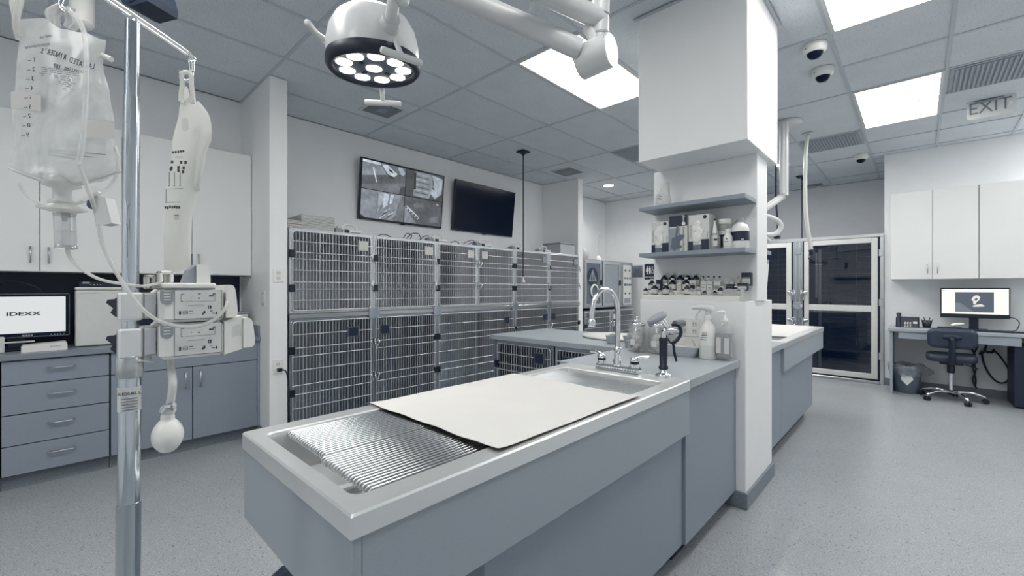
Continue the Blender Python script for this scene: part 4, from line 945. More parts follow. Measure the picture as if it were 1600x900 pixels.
carton('white carton, first of three side by side on the ledge', 'middle', 756, 828, 310, PAPER, None)
carton('white carton, middle of three side by side on the ledge', 'middle', 834, 906, 310, PAPER, OFFWHITE)
carton('white carton, last of three side by side on the ledge', 'middle', 920, 1000, 316, OFFWHITE, GREYP)
carton('dark tilted-looking carton right of the three white cartons', 'middle', 1078, 1165, 343, NAVYSHADE, None)
carton('dark carton with a white label in the middle ledge row', 'middle', 1215, 1340, 330, NAVYSHADE, PAPER)
carton('tall dark carton with a white label, last in the back ledge row', 'back', 1266, 1386, 200, NAVYSHADE, PAPER)
t = thing('clear_tray', 'small clear plastic tray at the walkway end of the pillar ledge', 'tray', (-.87, 2.93, 1.306))
part('tray_wall', MB().box((-.90, 2.905, 1.306), (-.815, 2.91, 1.345)).box((-.90, 2.95, 1.306), (-.815, 2.955, 1.345)).box((-.90, 2.91, 1.306), (-.895, 2.95, 1.345)).box((-.82, 2.91, 1.306), (-.815, 2.95, 1.345)), FROST, t)

# ------------------------------------------------------------------ far treatment table beyond the pillar
t = thing('treatment_table', 'far treatment table beyond the pillar with paper on its steel tub', 'table', (-1.15, 5.05, 0))
part('tub', tub_mesh(-1.51, -.785, 4.07, 6.04, -1.44, -.86, 4.22, 5.99), TUB, t)
part('side_apron', MB().box((-.812, 4.07, .668), (-.79, 6.035, .861), .002).box((-1.5, 4.07, .668), (-1.48, 6.035, .861), .002), LAM2, t)
part('end_apron', MB().box((-1.48, 6.015, .668), (-.812, 6.035, .861), .002).box((-1.48, 4.07, .668), (-.812, 4.09, .861), .002), LAM2, t)
part('pedestal', MB().box((-1.48, 4.07, .115), (-.815, 5.515, .668), .002), LAM, t)
part('toe_kick', MB().box((-1.40, 4.07, 0), (-.885, 5.45, .115)), GAP, t)
rack('steel rod rack on the far treatment tub', -1.42, -.875, 4.25, 4.85, False)
solo('paper_sheet', MB().box((-1.46, 4.55, .9075), (-.86, 5.9, .9095)), PAPER, 'white paper sheet on the far treatment tub', 'paper')
solo('worktop', MB().box((-1.5, 3.545, .865), (-.785, 4.068, .91), .003), TOP, 'grey worktop between the pillar and the far treatment tub', 'worktop')
t = thing('sink_cabinet', 'grey laminate cabinet between the pillar and the far treatment tub', 'cabinet', (-1.15, 3.8, 0))
part('body', MB().box((-1.48, 3.545, .115), (-.815, 4.068, .865), .002), LAM, t)
part('toe_kick', MB().box((-1.40, 3.56, 0), (-.885, 4.068, .115)), GAP, t)

# ------------------------------------------------------------------ glass kennels
ky = 7.95
t = thing('kennel_run', 'walk-in steel kennel run with two glass doors at the far wall', 'kennel', (-1.4, 8.7, 0))
part('side_wall', MB().box((-2.40, ky+.05, 0), (-2.37, YF-.01, 2.1)).box((-.385, ky+.05, 0), (-.36, YF-.01, 2.1)).box((-1.37, ky+.05, 0), (-1.34, YF-.01, 2.1)), NAVYSHADE, t)
part('roof', MB().box((-2.40, ky+.02, 2.1), (-.36, YF-.01, 2.13)), GREYP, t)
part('back_wall', MB().box((-2.37, YF-.03, 0), (-.385, YF-.01, 2.1)), OFFWHITE, t)
part('kennel_floor', MB().box((-2.37, ky+.03, 0), (-.385, YF-.03, .03)), COVE, t)
s = None
for r in range(21):
    for cidx in range(5):
        x = -2.36+cidx*.395; z = .04+r*.098
        if s is None: s = part('wall_tile', MB().box((x+.003, YF-.042, z+.0025), (x+.392, YF-.031, z+.0955), .002), NAVYSHADE, t); l0 = world(s).translation.copy(); x00, z00 = x, z
        else: twin('wall_tile', s, (l0.x+x-x00, l0.y, l0.z+z-z00), t)
part('inner_bench', MB().box((-1.33, 9.0, .30), (-.39, 9.6, .34), .004), MIDGREY, t)
part('inner_rail', MB().box((-1.12, 8.1, .1), (-1.08, 8.12, 1.95), .004).box((-1.16, 8.1, 1.2), (-1.13, 8.12, 1.9), .004), STEEL, t)
f = MB()
f.box((-2.42, ky-.02, 2.075), (-.345, ky+.03, 2.125), .004).box((-.388, ky-.02, 0), (-.345, ky+.03, 2.075), .004)
part('outer_frame', f, STEEL, t)
part('sill', MB().box((-2.42, ky-.03, 0), (-.388, ky+.03, .04), .004), STEEL, t)
part('sill_gap', MB().box((-2.40, ky-.015, .04), (-.388, ky+.02, .062)), GAP, t)
part('centre_post', MB().box((-1.425, ky-.02, .062), (-1.295, ky+.03, 2.075), .003), STEELB, t)
for x in (-1.428, -1.292): part('post_gap', MB().box((x-.01, ky-.005, .062), (x+.01, ky+.025, 2.075)), GAP, t)
part('hinge_gap', MB().box((-.405, ky-.005, .062), (-.388, ky+.025, 2.075)), GAP, t)
for a, b in ((-1.278, -.408), (-2.41, -1.442)):
    d = part('door', MB().box((a, ky-.03, .065), (a+.062, ky+.01, 2.068), .005).box((b-.072, ky-.03, .065), (b, ky+.01, 2.068), .005)
             .box((a+.062, ky-.03, .065), (b-.072, ky+.01, .14), .005).box((a+.062, ky-.03, 1.995), (b-.072, ky+.01, 2.068), .005).box((a+.062, ky-.03, 1.015), (b-.072, ky+.01, 1.105), .005), OFFWHITE, t)
    part('pane', MB().box((a+.06, ky-.012, 1.1), (b-.07, ky-.006, 2.0)), GLASS, d)
    part('pane', MB().box((a+.06, ky-.012, .135), (b-.07, ky-.006, 1.02)), GLASS, d)
    lx = a+.02 if a > -1.5 else b-.02; s_ = -1 if a > -1.5 else 1
    for z in (1.29, .86):
        part('latch', MB().tube([(lx-.03*s_, ky-.05, z+.01), (lx, ky-.06, z), (lx+.035*s_, ky-.055, z-.02), (lx+.03*s_, ky-.04, z-.12)], .014, 8, 3).box((lx-.03, ky-.045, z-.03), (lx+.03, ky-.028, z+.03), .006), CHROME, d)
for x in (-1.385, -1.335): part('post_rail', MB().box((x-.016, ky-.034, .07), (x+.016, ky-.018, 2.07), .004), STEEL, t)
for z in (1.29, 1.06, .86, .75):
    for x in (-1.405, -1.315): part('strike', MB().box((x-.018, ky-.05, z-.045), (x+.018, ky-.018, z+.045), .008), CHROME, t)
for z in (1.93, 1.075): part('post_plate', MB().box((-1.405, ky-.042, z-.06), (-1.315, ky-.030, z+.06), .014), GREYP, t)
for z in (1.85, 1.15, .4): part('hinge', MB().box((-.40, ky-.035, z-.05), (-.35, ky-.018, z+.05), .004), STEEL, t)

# ------------------------------------------------------------------ desk area
yw = 7.95
def desk_cabinet(label, xs, hand):
    t = thing('wall_cabinet', label, 'cabinet', ((xs[0]+xs[-1])/2, yw-.16, 1.47), 'white wall cabinets above the desk')
    part('body', MB().box((xs[0], yw-.31, 1.467), (xs[-1], yw, 2.60)), CABWHITE, t)
    for i, (a, b) in enumerate(zip(xs, xs[1:])):
        d = part('door', MB().box((a+.004, yw-.33, 1.469), (b-.004, yw-.311, 2.598), .002), CABWHITE, t)
        if hand[i]: pull('door_handle', (b-.045 if hand[i] > 0 else a+.045, yw-.33, 1.60), True, (0, -1, 0), .11, d)
desk_cabinet('white wall cabinet with two doors above the desk, over the phone', [-.264, .135, .535], [1, -1])
desk_cabinet('white wall cabinet at the frame edge above the desk, over the monitor', [.538, 1.10, 1.66], [0, 0])
t = thing('desk', 'grey wall desk with a shallow drawer and end panels', 'desk', (.7, 7.65, 0))
part('desk_top', MB().box((-.283, 7.34, .80), (1.8, yw, .838), .003), TOP, t)
part('end_panel', MB().box((-.262, 7.37, 0), (-.235, yw, .80), .002), LAM2, t)
part('end_panel', MB().box((1.77, 7.37, 0), (1.797, yw, .80), .002), LAM2, t)
d = part('drawer', MB().box((-.18, 7.352, .715), (.28, 7.372, .795), .002), LAM2, t)
d = part('drawer', MB().box((.30, 7.352, .70), (.84, 7.372, .795), .002), LAM2, t)
part('drawer_box', MB().box((-.17, 7.372, .72), (.83, 7.85, .79)), LAM2, t)
part('lock', MB().box((.38, 7.345, .73), (.43, 7.353, .755), .002), WHITEP, t)
part('side_pedestal', MB().box((.79, 7.40, .02), (1.2, 7.93, .70), .002), NAVY, t)
t = thing('monitor', 'wide desk monitor showing a white page with a dark picture', 'monitor', (.50, 7.72, .838))
M = monitor(t, (.50, 7.70, 1.17), .585, .37, (1, 0, 0), (0, -1, 0), (.012, .05, .014), BLACK, emitter('white page', (245, 244, 238), .95), .838)
scr = MB(); mats = [emitter('screen dark grey', (86, 96, 110), .8), WHITEINK, emitter('screen pale shape', (230, 230, 226), .9), emitter('screen mid', (120, 128, 140), .8)]
P = lambda pts, mi, z=.0022: quadshape(scr, mi, [(-.29+.58*a, -.185+.37*b) for a, b in pts], M, z)
P([(.22, .20), (.78, .20), (.78, .86), (.22, .86)], 0)
P([(.46, .62), (.5, .74), (.55, .76), (.585, .70), (.575, .60), (.54, .54), (.52, .46), (.49, .46), (.485, .56)], 2, .0026); P([(.50, .60), (.53, .68), (.555, .64), (.53, .57)], 0, .003)
P([(.47, .40), (.52, .44), (.6, .47), (.65, .42), (.645, .39), (.5, .375)], 2, .0026); P([(.22, .20), (.5, .2), (.3, .5), (.22, .5)], 3, .0024)
part('page_picture', scr, mats, t)
text('Menu', tuple(M @ Vector((-.265, .155, .002))), (1, 0, 0), (0, 0, 1), .012, INK, t)
t = thing('desk_phone', 'black desk phone with a handset and keypad', 'phone', (-.11, 7.72, .838))
Mt = Matrix.Translation((-.11, 7.70, .862)) @ Matrix.Rotation(math.radians(56), 4, 'X')
part('phone_body', MB().box((-.105, -.06, -.02), (.125, .13, .015), .01, Mt).box((-.10, -.02, -.005), (.12, .10, .115), .01, TR((-.11, 7.76, .843))), BLACK, t)
part('handset', MB().tube([Mt @ Vector((-.075, -.05, .035)), Mt @ Vector((-.075, .0, .05)), Mt @ Vector((-.075, .09, .05)), Mt @ Vector((-.075, .15, .04))], [.026, .018, .018, .027], 10, 4), NAVY, t)
for i in range(3):
    for j in range(4): part('phone_key', MB().box((-.02+i*.025, -.03+j*.02, .015), (-.004+i*.025, -.018+j*.02, .02), .002, Mt), OFFWHITE, t)
part('phone_display', MB().box((.065, .02, .014), (.105, .05, .018), .001, Mt), OFFWHITE, t)
t = thing('pen_cup', 'black mesh pen cup full of pens beside the phone', 'cup', (.085, 7.75, .838))
part('cup_wall', MB().lathe([(.036, 0), (.038, .004), (.052, .095), (.05, .095), (.037, .008)], (.085, 7.75, .839), 16), BLACK, t)
for k in range(6):
    a = k*1.05; part('pen', MB().cyl((.085+.01*math.cos(a), 7.75+.01*math.sin(a), .85), (.085+.055*math.cos(a), 7.75+.04*math.sin(a), .95+.012*(k % 3)), .0045, n=6), NAVY if k % 2 else BLACK, t)
t = thing('keyboard', 'black keyboard on the desk before the monitor', 'keyboard', (.55, 7.5, .838))
part('key_base', MB().box((.42, 7.44, .839), (.80, 7.56, .852), .004), BLACK, t)
for r in range(4): part('key_row', MB().box((.43, 7.45+r*.026, .852), (.79, 7.472+r*.026, .858), .002), NAVY, t)
t = thing('laptop_dock', 'flat black dock lying on the desk behind the chair back', 'dock', (.27, 7.6, .838))
part('casing', MB().box((.18, 7.55, .839), (.40, 7.70, .868), .006), BLACK, t)
t = thing('desk_scanner', 'small white handheld scanner lying by the monitor stand', 'scanner', (.34, 7.66, .868))
part('casing', MB().tube([(.30, 7.63, .885), (.34, 7.64, .90), (.41, 7.66, .912)], [.018, .022, .014], 10, 4), WHITEP, t)
solo('monitor_cable', MB().tube([(.74, 7.72, 1.0), (.82, 7.72, 1.0), (.86, 7.70, .95), (.84, 7.68, .87), (.80, 7.66, .846)], .005, 6, 5), BLACK, 'thin dark cable curling down behind the desk monitor', 'cable')
solo('remote', MB().box((.80, 7.46, .839), (.95, 7.52, .856), .004), BLACK, 'black remote lying at the frame edge of the desk', 'remote')
# chair
t = thing('office_chair', 'dark armless office chair with a chrome five-star base at the desk', 'chair', (.29, 7.40, 0))
cx, cy = .29, 7.40
part('base_hub', MB().lathe([(.035, .07), (.045, .075), (.04, .11), (.03, .13)], (cx, cy, 0), 16), BLACK, t)
for k in range(5):
    a = math.radians(62+72*k+18); e = Vector((cx+.29*math.cos(a), cy+.29*math.sin(a), 0))
    l = part('base_leg', MB().tube([(cx+.02*math.cos(a), cy+.02*math.sin(a), .10), (cx+.15*math.cos(a), cy+.15*math.sin(a), .115), (e.x-.02*math.cos(a), e.y-.02*math.sin(a), .085), (e.x, e.y, .06)], [.026, .022, .02, .014], 8, 4, flat=.7), CHROME, t)
    n = Vector((-math.sin(a), math.cos(a), 0)); w = Vector((e.x, e.y, .028))
    part('caster', MB().cyl(w-n*.024, w-n*.006, .027, n=14).cyl(w+n*.006, w+n*.024, .027, n=14).box((e.x-.012, e.y-.012, .03), (e.x+.012, e.y+.012, .065), .004), BLACK, l)
part('gas_column', MB().cyl((cx, cy, .12), (cx, cy, .36), .021, n=14), CHROME, t)
part('column_sleeve', MB().lathe([(.03, .33), (.034, .34), (.034, .44)], (cx, cy, 0), 14), BLACK, t)
m = MB()
def pillow(m, c, w, d, h, r, M=None, wob=0.):
    ls = []
    for ins, z in ((.03, 0), (.006, .012), (0, h*.5), (.006, h-.012), (.035, h)):
        ls.append([(M @ Vector((x, y, z)) if M is not None else Vector((x, y, z)))+Vector(c) for x, y in rr_(w-2*ins, d-2*ins, max(r-ins, .01), 6)])
    return m.ring(ls)
part('seat', pillow(MB(), (cx, cy+.02, .475), .44, .43, .085, .10), VINYL, t)
part('seat_plate', MB().box((cx-.10, cy-.1, .44), (cx+.10, cy+.12, .474), .006), BLACK, t)
part('height_lever', MB().tube([(cx+.05, cy-.03, .455), (cx+.14, cy-.05, .445), (cx+.22, cy-.06, .415)], [.005, .006, .009], 8, 3), BLACK, t)
MBk = Matrix.Rotation(PI/2, 4, 'X')
part('backrest', pillow(MB(), (cx, cy-.17, .76), .42, .235, .07, .07, MBk), VINYL, t)
part('back_bracket', MB().tube([(cx, cy-.08, .455), (cx, cy-.20, .465), (cx, cy-.26, .52), (cx, cy-.26, .72), (cx, cy-.25, .77)], [.024, .026, .030, .028, .022], 10, 5), BLACK, t)
part('back_plate', MB().lathe([(.085, 0), (.08, .012), (.04, .022)], (0, 0, 0), 20, Matrix.Translation((cx, cy-.236, .775)) @ Matrix.Rotation(PI/2, 4, 'X') @ Matrix.Diagonal((1, .45, 1, 1))), NAVY, t)
# lined bin
t = thing('waste_bin', 'dark waste bin with a loose pale liner under the desk', 'bin', (-.11, 7.62, 0))
part('bin_body', MB().lathe([(.115, 0), (.12, .005), (.155, .34), (.15, .34), (.115, .01)], (-.105, 7.62, 0), 24), MIDGREY, t)
ln = []
for k, (r, z) in enumerate(((.162, .22), (.172, .28), (.180, .33), (.17, .365), (.15, .36), (.13, .26))):
    ln.append([Vector((-.105+(r+.010*math.sin(a*6+k*1.3)+.006*math.sin(a*15))*math.cos(a)+(.07 if k in (1, 2) and abs(a-.1) < .35 else 0), 7.62+(r+.010*math.sin(a*6+k))*math.sin(a), z+.010*math.sin(a*5+k*1.7)-(.02 if math.cos(a) > .8 and k < 3 else 0))) for a in [2*PI*i/48-PI for i in range(48)]])
part('bin_liner', MB().ring(ln, True, False), LINER, t)
part('paper_scrap', MB().prism([(0, -.08), (.06, 0), (.03, .07), (-.05, .05), (-.06, -.01)], (-.10, 7.47, .19), (1, 0, 0), (0, .2, 1), (0, .003, 0)), OFFWHITE, t)
for i, c in enumerate(([(.50, 7.93, .69), (.495, 7.9, .60), (.52, 7.88, .50), (.50, 7.88, .38), (.525, 7.88, .22), (.52, 7.88, .12)], [(.55, 7.93, .70), (.535, 7.9, .60), (.50, 7.88, .48), (.525, 7.88, .34), (.50, 7.88, .2), (.535, 7.86, .10)])):
    solo('power_cable', MB().tube(c, .009, 8, 5), BLACK, ('dark cable with a pale plug hanging under the desk' if i == 0 else 'dark cable twisted round its neighbour under the desk'), 'cable')
solo('coiled_cable', MB().tube([(.62, 7.93, .66), (.60, 7.9, .56), (.58, 7.89, .54), (.60, 7.88, .40), (.66, 7.88, .26), (.73, 7.88, .20), (.79, 7.88, .24), (.80, 7.88, .36), (.74, 7.88, .50), (.68, 7.88, .58), (.62, 7.89, .55)], .010, 8, 5).tube([(.56, 7.9, .53), (.60, 7.88, .57), (.66, 7.88, .56), (.68, 7.89, .60)], .012, 8, 4), NAVY, 'thick dark cable hanging in a loop under the desk', 'cable')

# ------------------------------------------------------------------ ceiling fittings
def dome(label, x, y):
    t = thing('dome_camera', label, 'camera', (x, y, CEIL-.1), 'ceiling dome cameras')
    part('collar', MB().lathe([(.075, 0), (.08, -.02), (.075, -.05), (.06, -.065)], (x, y, CEIL), 24), WHITEP, t)
    part('lens_dome', MB().lathe([(.052, -.06), (.05, -.08), (.035, -.10), (.0, -.11)], (x, y, CEIL), 20), BLACKGLOSS, t)
    part('screw_dot', MB().cyl((x-.05, y-.055, CEIL-.035), (x-.052, y-.058, CEIL-.035), .006, n=8), MIDGREY, t)
dome('ceiling dome camera beside the soffit, nearer the lit ceiling panel', -.572, 3.98)
dome('ceiling dome camera beside the soffit, lower of the pair', -.587, 4.47)
dome('ceiling dome camera above the glass kennel doors', -.577, 7.72)
t = thing('smoke_detector', 'white round detector on the ceiling at the upper frame edge', 'detector', (.25, 3.66, CEIL-.06))
part('base', MB().lathe([(.13, 0), (.13, -.02), (.11, -.045), (.05, -.055), (0, -.057)], (.27, 3.60, CEIL), 28), WHITEP, t)
part('sensor_slot', MB().box((.30, 3.70, CEIL-.05), (.34, 3.72, CEIL-.035)), GREYP, t)
t = thing('exit_sign', 'edge-lit exit sign with an arrow hanging from the ceiling', 'sign', (.53, 6.3, 2.94))
c0 = atY(1512, 188, 6.3); x0, x1 = atY(1511, 170, 6.3).x, atY(1588, 165, 6.3).x; z0 = c0.z; z1 = atY(1511, 157, 6.3).z
xm, zm = (x0+x1)/2, (z0+z1)/2; W, Hh = x1-x0, z1-z0
part('canopy', MB().box((xm-.11, 6.27, CEIL-.022), (xm+.08, 6.34, CEIL-.004), .004), GREYP, t)
part('stem', MB().box((xm-.1, 6.295, z1-.01), (xm+.06, 6.315, CEIL-.015), .003), GREYP, t)
part('panel', MB().prism(rr_(W, Hh, .03, 4), (xm, 6.295, zm), (1, 0, 0), (0, 0, 1), (0, .022, 0)), OFFWHITE, t)
text('EXIT', (xm-.01, 6.2945, zm), (1, 0, 0), (0, 0, 1), Hh*.82, GREYINK, t, depth=.001, squeeze=.86)
part('arrow', MB().prism([(-.018, -.028), (.018, 0), (-.018, .028), (-.006, 0)], (x1-.035, 6.2945, zm), (1, 0, 0), (0, 0, 1), (0, -.001, 0)), WHITEINK, t)
for x, y, lb in ((-4.07, 6.86, 'lit round downlight in the ceiling beyond the far wing wall'), (-1.49, 7.5, 'lit round downlight in the ceiling before the glass kennels')):
    t = thing('downlight', lb, 'light', (x, y, CEIL-.01)); part('trim_ring', MB().lathe([(.12, 0), (.12, -.008), (.09, -.008), (.09, 0)], (x, y, CEIL+.003), 24), OFFWHITE, t)
    dl = bpy.data.lights.new('downlight_beam', 'SPOT'); dl.energy = 45; dl.spot_size = math.radians(150); dl.spot_blend = .6; dl.shadow_soft_size = .08; dl.color = (1, .98, .95)
    do = bpy.data.objects.new('downlight_beam', dl); put(do, Matrix.Translation((x, y, CEIL-.02)), t)
    part('lens', MB().cyl((x, y, CEIL-.004), (x, y, CEIL+.001), .088, n=24), DOWNL, t)

# surgical lamps
LAMPW = mat('lamp enamel', (206, 208, 209), .32, var=.01, coat=.2)
def surgical_lamp(label, c, rot):
    """lamp head facing down, centre of its rim at c; local x right, y away"""
    t = thing('surgical_lamp', label, 'lamp', c); Mh = TR(c, rot) @ Matrix.Rotation(math.radians(5), 4, 'X'); R = .171
    P = lambda x, y, z: Mh @ Vector((x, y, z)); LA = lambda m, pr, n=40: m.lathe(pr, (0, 0, 0), n, Mh)
    part('lamp_housing', LA(MB(), [(R*1.0, -.002), (R*1.01, .02), (R*.99, .06), (R*.93, .105), (R*.80, .145), (R*.6, .172), (R*.3, .185), (0, .188)]), LAMPW, t)
    part('bezel', LA(MB(), [(R*1.0, .012), (R*1.025, -.004), (R*1.02, -.028), (R*.96, -.04), (R*.88, -.036), (R*.86, -.02)]), BLACK, t)
    part('lens_plate', LA(MB(), [(R*.88, -.024), (R*.5, -.026), (0, -.026)]), MIDGREY, t)
    for k in range(10):
        a = 2*PI*k/9+.2; x, y = (R*.64*math.cos(a), R*.64*math.sin(a)) if k < 9 else (0, 0)
        part('led_lens', MB().cyl(P(x, y, -.029), P(x, y, -.025), .030, n=20), LEDM, t)
    for a in (.9, 2.5, 4.2): part('sensor_bar', MB().box((R*.30, -.006, -.03), (R*.42, .006, -.025), .001, Mh @ Matrix.Rotation(a, 4, 'Z')), BLACK, t)
    for ad, dn in ((98, .085), (-47, .05), (183, -.10)):
        a = math.radians(ad); u = Vector((math.cos(a), math.sin(a), 0)); w = Vector((-math.sin(a), math.cos(a), 0))
        p0 = u*R*1.0+Vector((0, 0, .02 if dn > 0 else .07)); p1 = u*(R+.045)+Vector((0, 0, -dn))
        h = part('grip_handle', MB().cyl(Mh @ p0, Mh @ p1, .010, n=10), LAMPW, t)
        part('grip_bar', MB().tube([Mh @ (p1-w*.075), Mh @ (p1-w*.07), Mh @ p1, Mh @ (p1+w*.07), Mh @ (p1+w*.075)], [.008, .0125, .0125, .0125, .008], 12, 3), LAMPW, h)
    return t, P
LC = at(584, 95, 1.66)
lamp, P = surgical_lamp('round white surgical lamp with lit lenses above the near treatment tub', LC, YAW)
part('yoke_collar', MB().cyl(P(.092, -.118, .062), P(.116, -.162, .075), .038, .030, 20), LAMPW, lamp)
part('yoke', MB().tube([P(.106, -.145, .07), P(.124, -.185, .085), P(.140, -.20, .14), at(630, 0, 1.46), at(630, -43, 1.58)], .021, 14, 6), LAMPW, lamp)
part('swivel', MB().cyl(at(630, -62, 1.58), at(630, -25, 1.58), .036, n=18), LAMPW, lamp)
J = at(934, 84, 1.7)
ax = (R3*.78+F3*-.62); ax.normalize()
part('spring_arm', MB().tube([at(630, -43, 1.58), at(760, 11, 1.62), at(905, 76, 1.69)], [.036, .038, .040], 16, 4), LAMPW, lamp)
part('joint_drum', MB().cyl(J-ax*.075+Vector((0, 0, -.01)), J+ax*.055, .066, .064, 28), LAMPW, lamp)
part('joint_cap', MB().cyl(J+ax*.055, J+ax*.060, .062, .058, 28), LAMPW, lamp)
jt = at(938, 30, 1.7); part('joint_post', MB().cyl(J+Vector((0.005, 0.005, .03)), jt+Vector((0, 0, .07)), .037, n=22), LAMPW, lamp)
part('post_ring', MB().cyl(at(938, 57, 1.7), at(938, 54, 1.7), .039, n=22), GREYP, lamp)
part('post_ring', MB().cyl(at(938, 27, 1.7), at(938, 25, 1.7), .039, n=22), GREYP, lamp)
E0 = at(868, -4, 1.575); dE = (E0-jt); m0 = jt+dE*3.6; m0.z = jt.z
part('swing_arm', MB().tube([jt, jt+dE*.5, m0], [.036, .038, .04], 16, 3), LAMPW, lamp)
part('arm_web', MB().tube([at(915, 40, 1.69), at(926, 55, 1.69), at(931, 80, 1.69)], .022, 10, 3), LAMPW, lamp)
part('ceiling_column', MB().cyl((m0.x, m0.y, m0.z-.06), (m0.x, m0.y, CEIL-.002), .055, n=24), LAMPW, lamp)
part('ceiling_cover', MB().lathe([(.14, 0), (.13, -.05), (.06, -.08)], (m0.x, m0.y, CEIL-.003), 28), LAMPW, lamp)
sd = bpy.data.lights.new('lamp_beam', 'SPOT'); sd.energy = LAMP_SPOT; sd.spot_size = math.radians(44); sd.spot_blend = .9; sd.shadow_soft_size = .12; sd.color = (1, .975, .93)
so = bpy.data.objects.new('lamp_beam', sd); sM = Matrix.Translation(P(0, 0, -.06)); put(so, sM)
aim = (Vector((-1.27, .99, .91))-P(0, 0, -.06)); so.rotation_euler = aim.to_track_quat('-Z', 'Y').to_euler()
so.parent = lamp; so.matrix_parent_inverse = world(lamp).inverted()
# second lamp beyond the pillar
lx, ly = -1.075, 5.63
t, P2 = surgical_lamp('second surgical lamp, mostly behind the pillar, on a hooked white tube', (-1.52, 5.05, 1.88), YAW)
part('ceiling_cover', MB().lathe([(.15, 0), (.15, -.025), (.09, -.05), (.03, -.055)], (lx, ly, CEIL-.003), 28), LAMPW, t)
sx = at(1225, 305, 4.75)
part('drop_tube', MB().cyl((sx.x, sx.y, sx.z), (sx.x, sx.y, CEIL-.03), .043, n=18), LAMPW, t)
part('drop_ridge', MB().cyl((sx.x-.01, sx.y-.03, sx.z+.02), (sx.x-.01, sx.y-.03, CEIL-.04), .026, n=12), LAMPW, t)
part('lower_arm', MB().tube([sx, sx+Vector((-.04, -.03, -.03)), at(1200, 322, 4.7), at(1180, 332, 4.65), at(1160, 336, 4.65)], .036, 12, 4), LAMPW, t)
part('yoke_loop', MB().tube([at(1165, 334, 4.6), at(1197, 337, 4.6), at(1215, 344, 4.6), at(1220, 354, 4.6), at(1213, 364, 4.6), at(1200, 366, 4.6), at(1185, 363, 4.6)], .026, 12, 5), LAMPW, t)
part('grip_end', MB().tube([at(1190, 366, 4.55), at(1198, 371, 4.55), at(1203, 377, 4.55)], .016, 8, 3), LAMPW, t)
part('control_cable', MB().tube([at(1213, 215, 4.8), at(1212, 300, 4.8), at(1215, 345, 4.8), at(1214, 368, 4.8)], .010, 6, 4), NAVY, t)
part('cable_clip', MB().box(at(1209, 369, 4.8)-Vector((.0, .02, .02)), at(1219, 370, 4.8)+Vector((0, .02, .02)), .005), NAVY, t)
t = thing('ceiling_hose', 'white flexible hose hanging from the ceiling with a dark end, before the kennel doors', 'hose', (-.964, 6.21, 1.7))
hp = [at(1262, 207, 5.17), at(1259, 240, 5.17), at(1258, 300, 5.17), at(1260, 340, 5.17), at(1265, 375, 5.17), at(1268, 392, 5.17)]
part('hose_tube', MB().tube(hp, .022, 10, 5), MILK, t)
part('hose_core', MB().tube(hp, .015, 8, 5), OFFWHITE, t)
part('hose_end', MB().tube([at(1267, 389, 5.17), at(1269, 398, 5.17), at(1266, 404, 5.17)], .026, 10, 3), BLACK, t)
part('ceiling_ring', MB().cyl((hp[0].x, hp[0].y, CEIL-.012), (hp[0].x, hp[0].y, CEIL-.002), .06, n=18), OFFWHITE, t)
# black device and white column up by the drip stand
t = thing('ceiling_sensor', 'dark wedge-shaped box hanging from the ceiling above the drip stand', 'sensor', at(225, 6, 2.1))
c = at(230, 6, 2.1); Mz = TR(c, YAW-.25) @ Matrix.Rotation(math.radians(-12), 4, 'Y')
part('casing', MB().prism([(-.10, .05), (-.07, -.01), (-.03, -.035), (.09, -.055), (.095, -.02), (.07, .05)], Mz @ Vector((0, -.06, 0)), (Mz.to_3x3() @ Vector((1, 0, 0))), (0, 0, 1), (Mz.to_3x3() @ Vector((0, .14, 0)))), NAVY, t)
part('hanger', MB().cyl((c.x, c.y, c.z+.04), (c.x, c.y, CEIL-.002), .02, n=12), NAVY, t)
part('lens_mark', MB().box((-.03, -.064, -.022), (.02, -.06, -.006), .001, Mz), BLACK, t)
t = thing('ceiling_column', 'white lamp column hanging from the ceiling behind the clear fluid bag', 'column', at(128, 20, 2.4))
c = at(128, 36, 2.4); part('column_tube', MB().cyl(c, (c.x, c.y, CEIL-.002), .052, n=22), WHITEP, t)
part('column_foot', MB().lathe([(.0, -.03), (.04, -.02), (.052, 0)], c, 22), WHITEP, t)

# ------------------------------------------------------------------ drip stand, bags and pumps
T0 = .78
pt, pb = at(207, 40, T0), at(200.5, 880, T0); sl = (pb-pt)/(pb.z-pt.z)
ax_ = lambda z: pt+sl*(z-pt.z)
t = thing('drip_stand', 'chrome drip stand with a double hook bar, nearest the viewer', 'drip stand', ax_(0))
f0 = ax_(0)
part('stand_hub', MB().lathe([(.05, .075), (.055, .085), (.04, .12), (.024, .14)], (f0.x, f0.y, 0), 20), CHROME, t)
for k in range(5):
    a = math.radians(20+72*k); e = Vector((f0.x+.25*math.cos(a), f0.y+.25*math.sin(a), 0))
    l = part('stand_leg', MB().tube([(f0.x+.03*math.cos(a), f0.y+.03*math.sin(a), .10), ((f0.x+e.x)/2, (f0.y+e.y)/2, .09), (e.x, e.y, .065)], [.016, .014, .012], 8, 3), CHROME, t)
    part('caster', MB().cyl((e.x-.02*math.sin(a), e.y+.02*math.cos(a), .03), (e.x+.02*math.sin(a), e.y-.02*math.cos(a), .03), .029, n=16), NAVY, l)
zz = lambda py: at(200, py, T0).z
part('lower_sleeve', MB().cyl(ax_(.1), ax_(zz(784)), .0178, n=20), POLE, t)
part('middle_tube', MB().cyl(ax_(zz(786)), ax_(zz(575)), .0162, n=20), POLE, t)
part('upper_tube', MB().cyl(ax_(zz(578)), ax_(zz(151)), .0122, n=20), POLE, t)
part('top_tube', MB().cyl(ax_(zz(153)), ax_(zz(34)), .0108, .0108, 20), POLE, t)
part('top_collar', MB().cyl(ax_(zz(40)), ax_(zz(26)), .0108, .006, 20), CHROME, t)
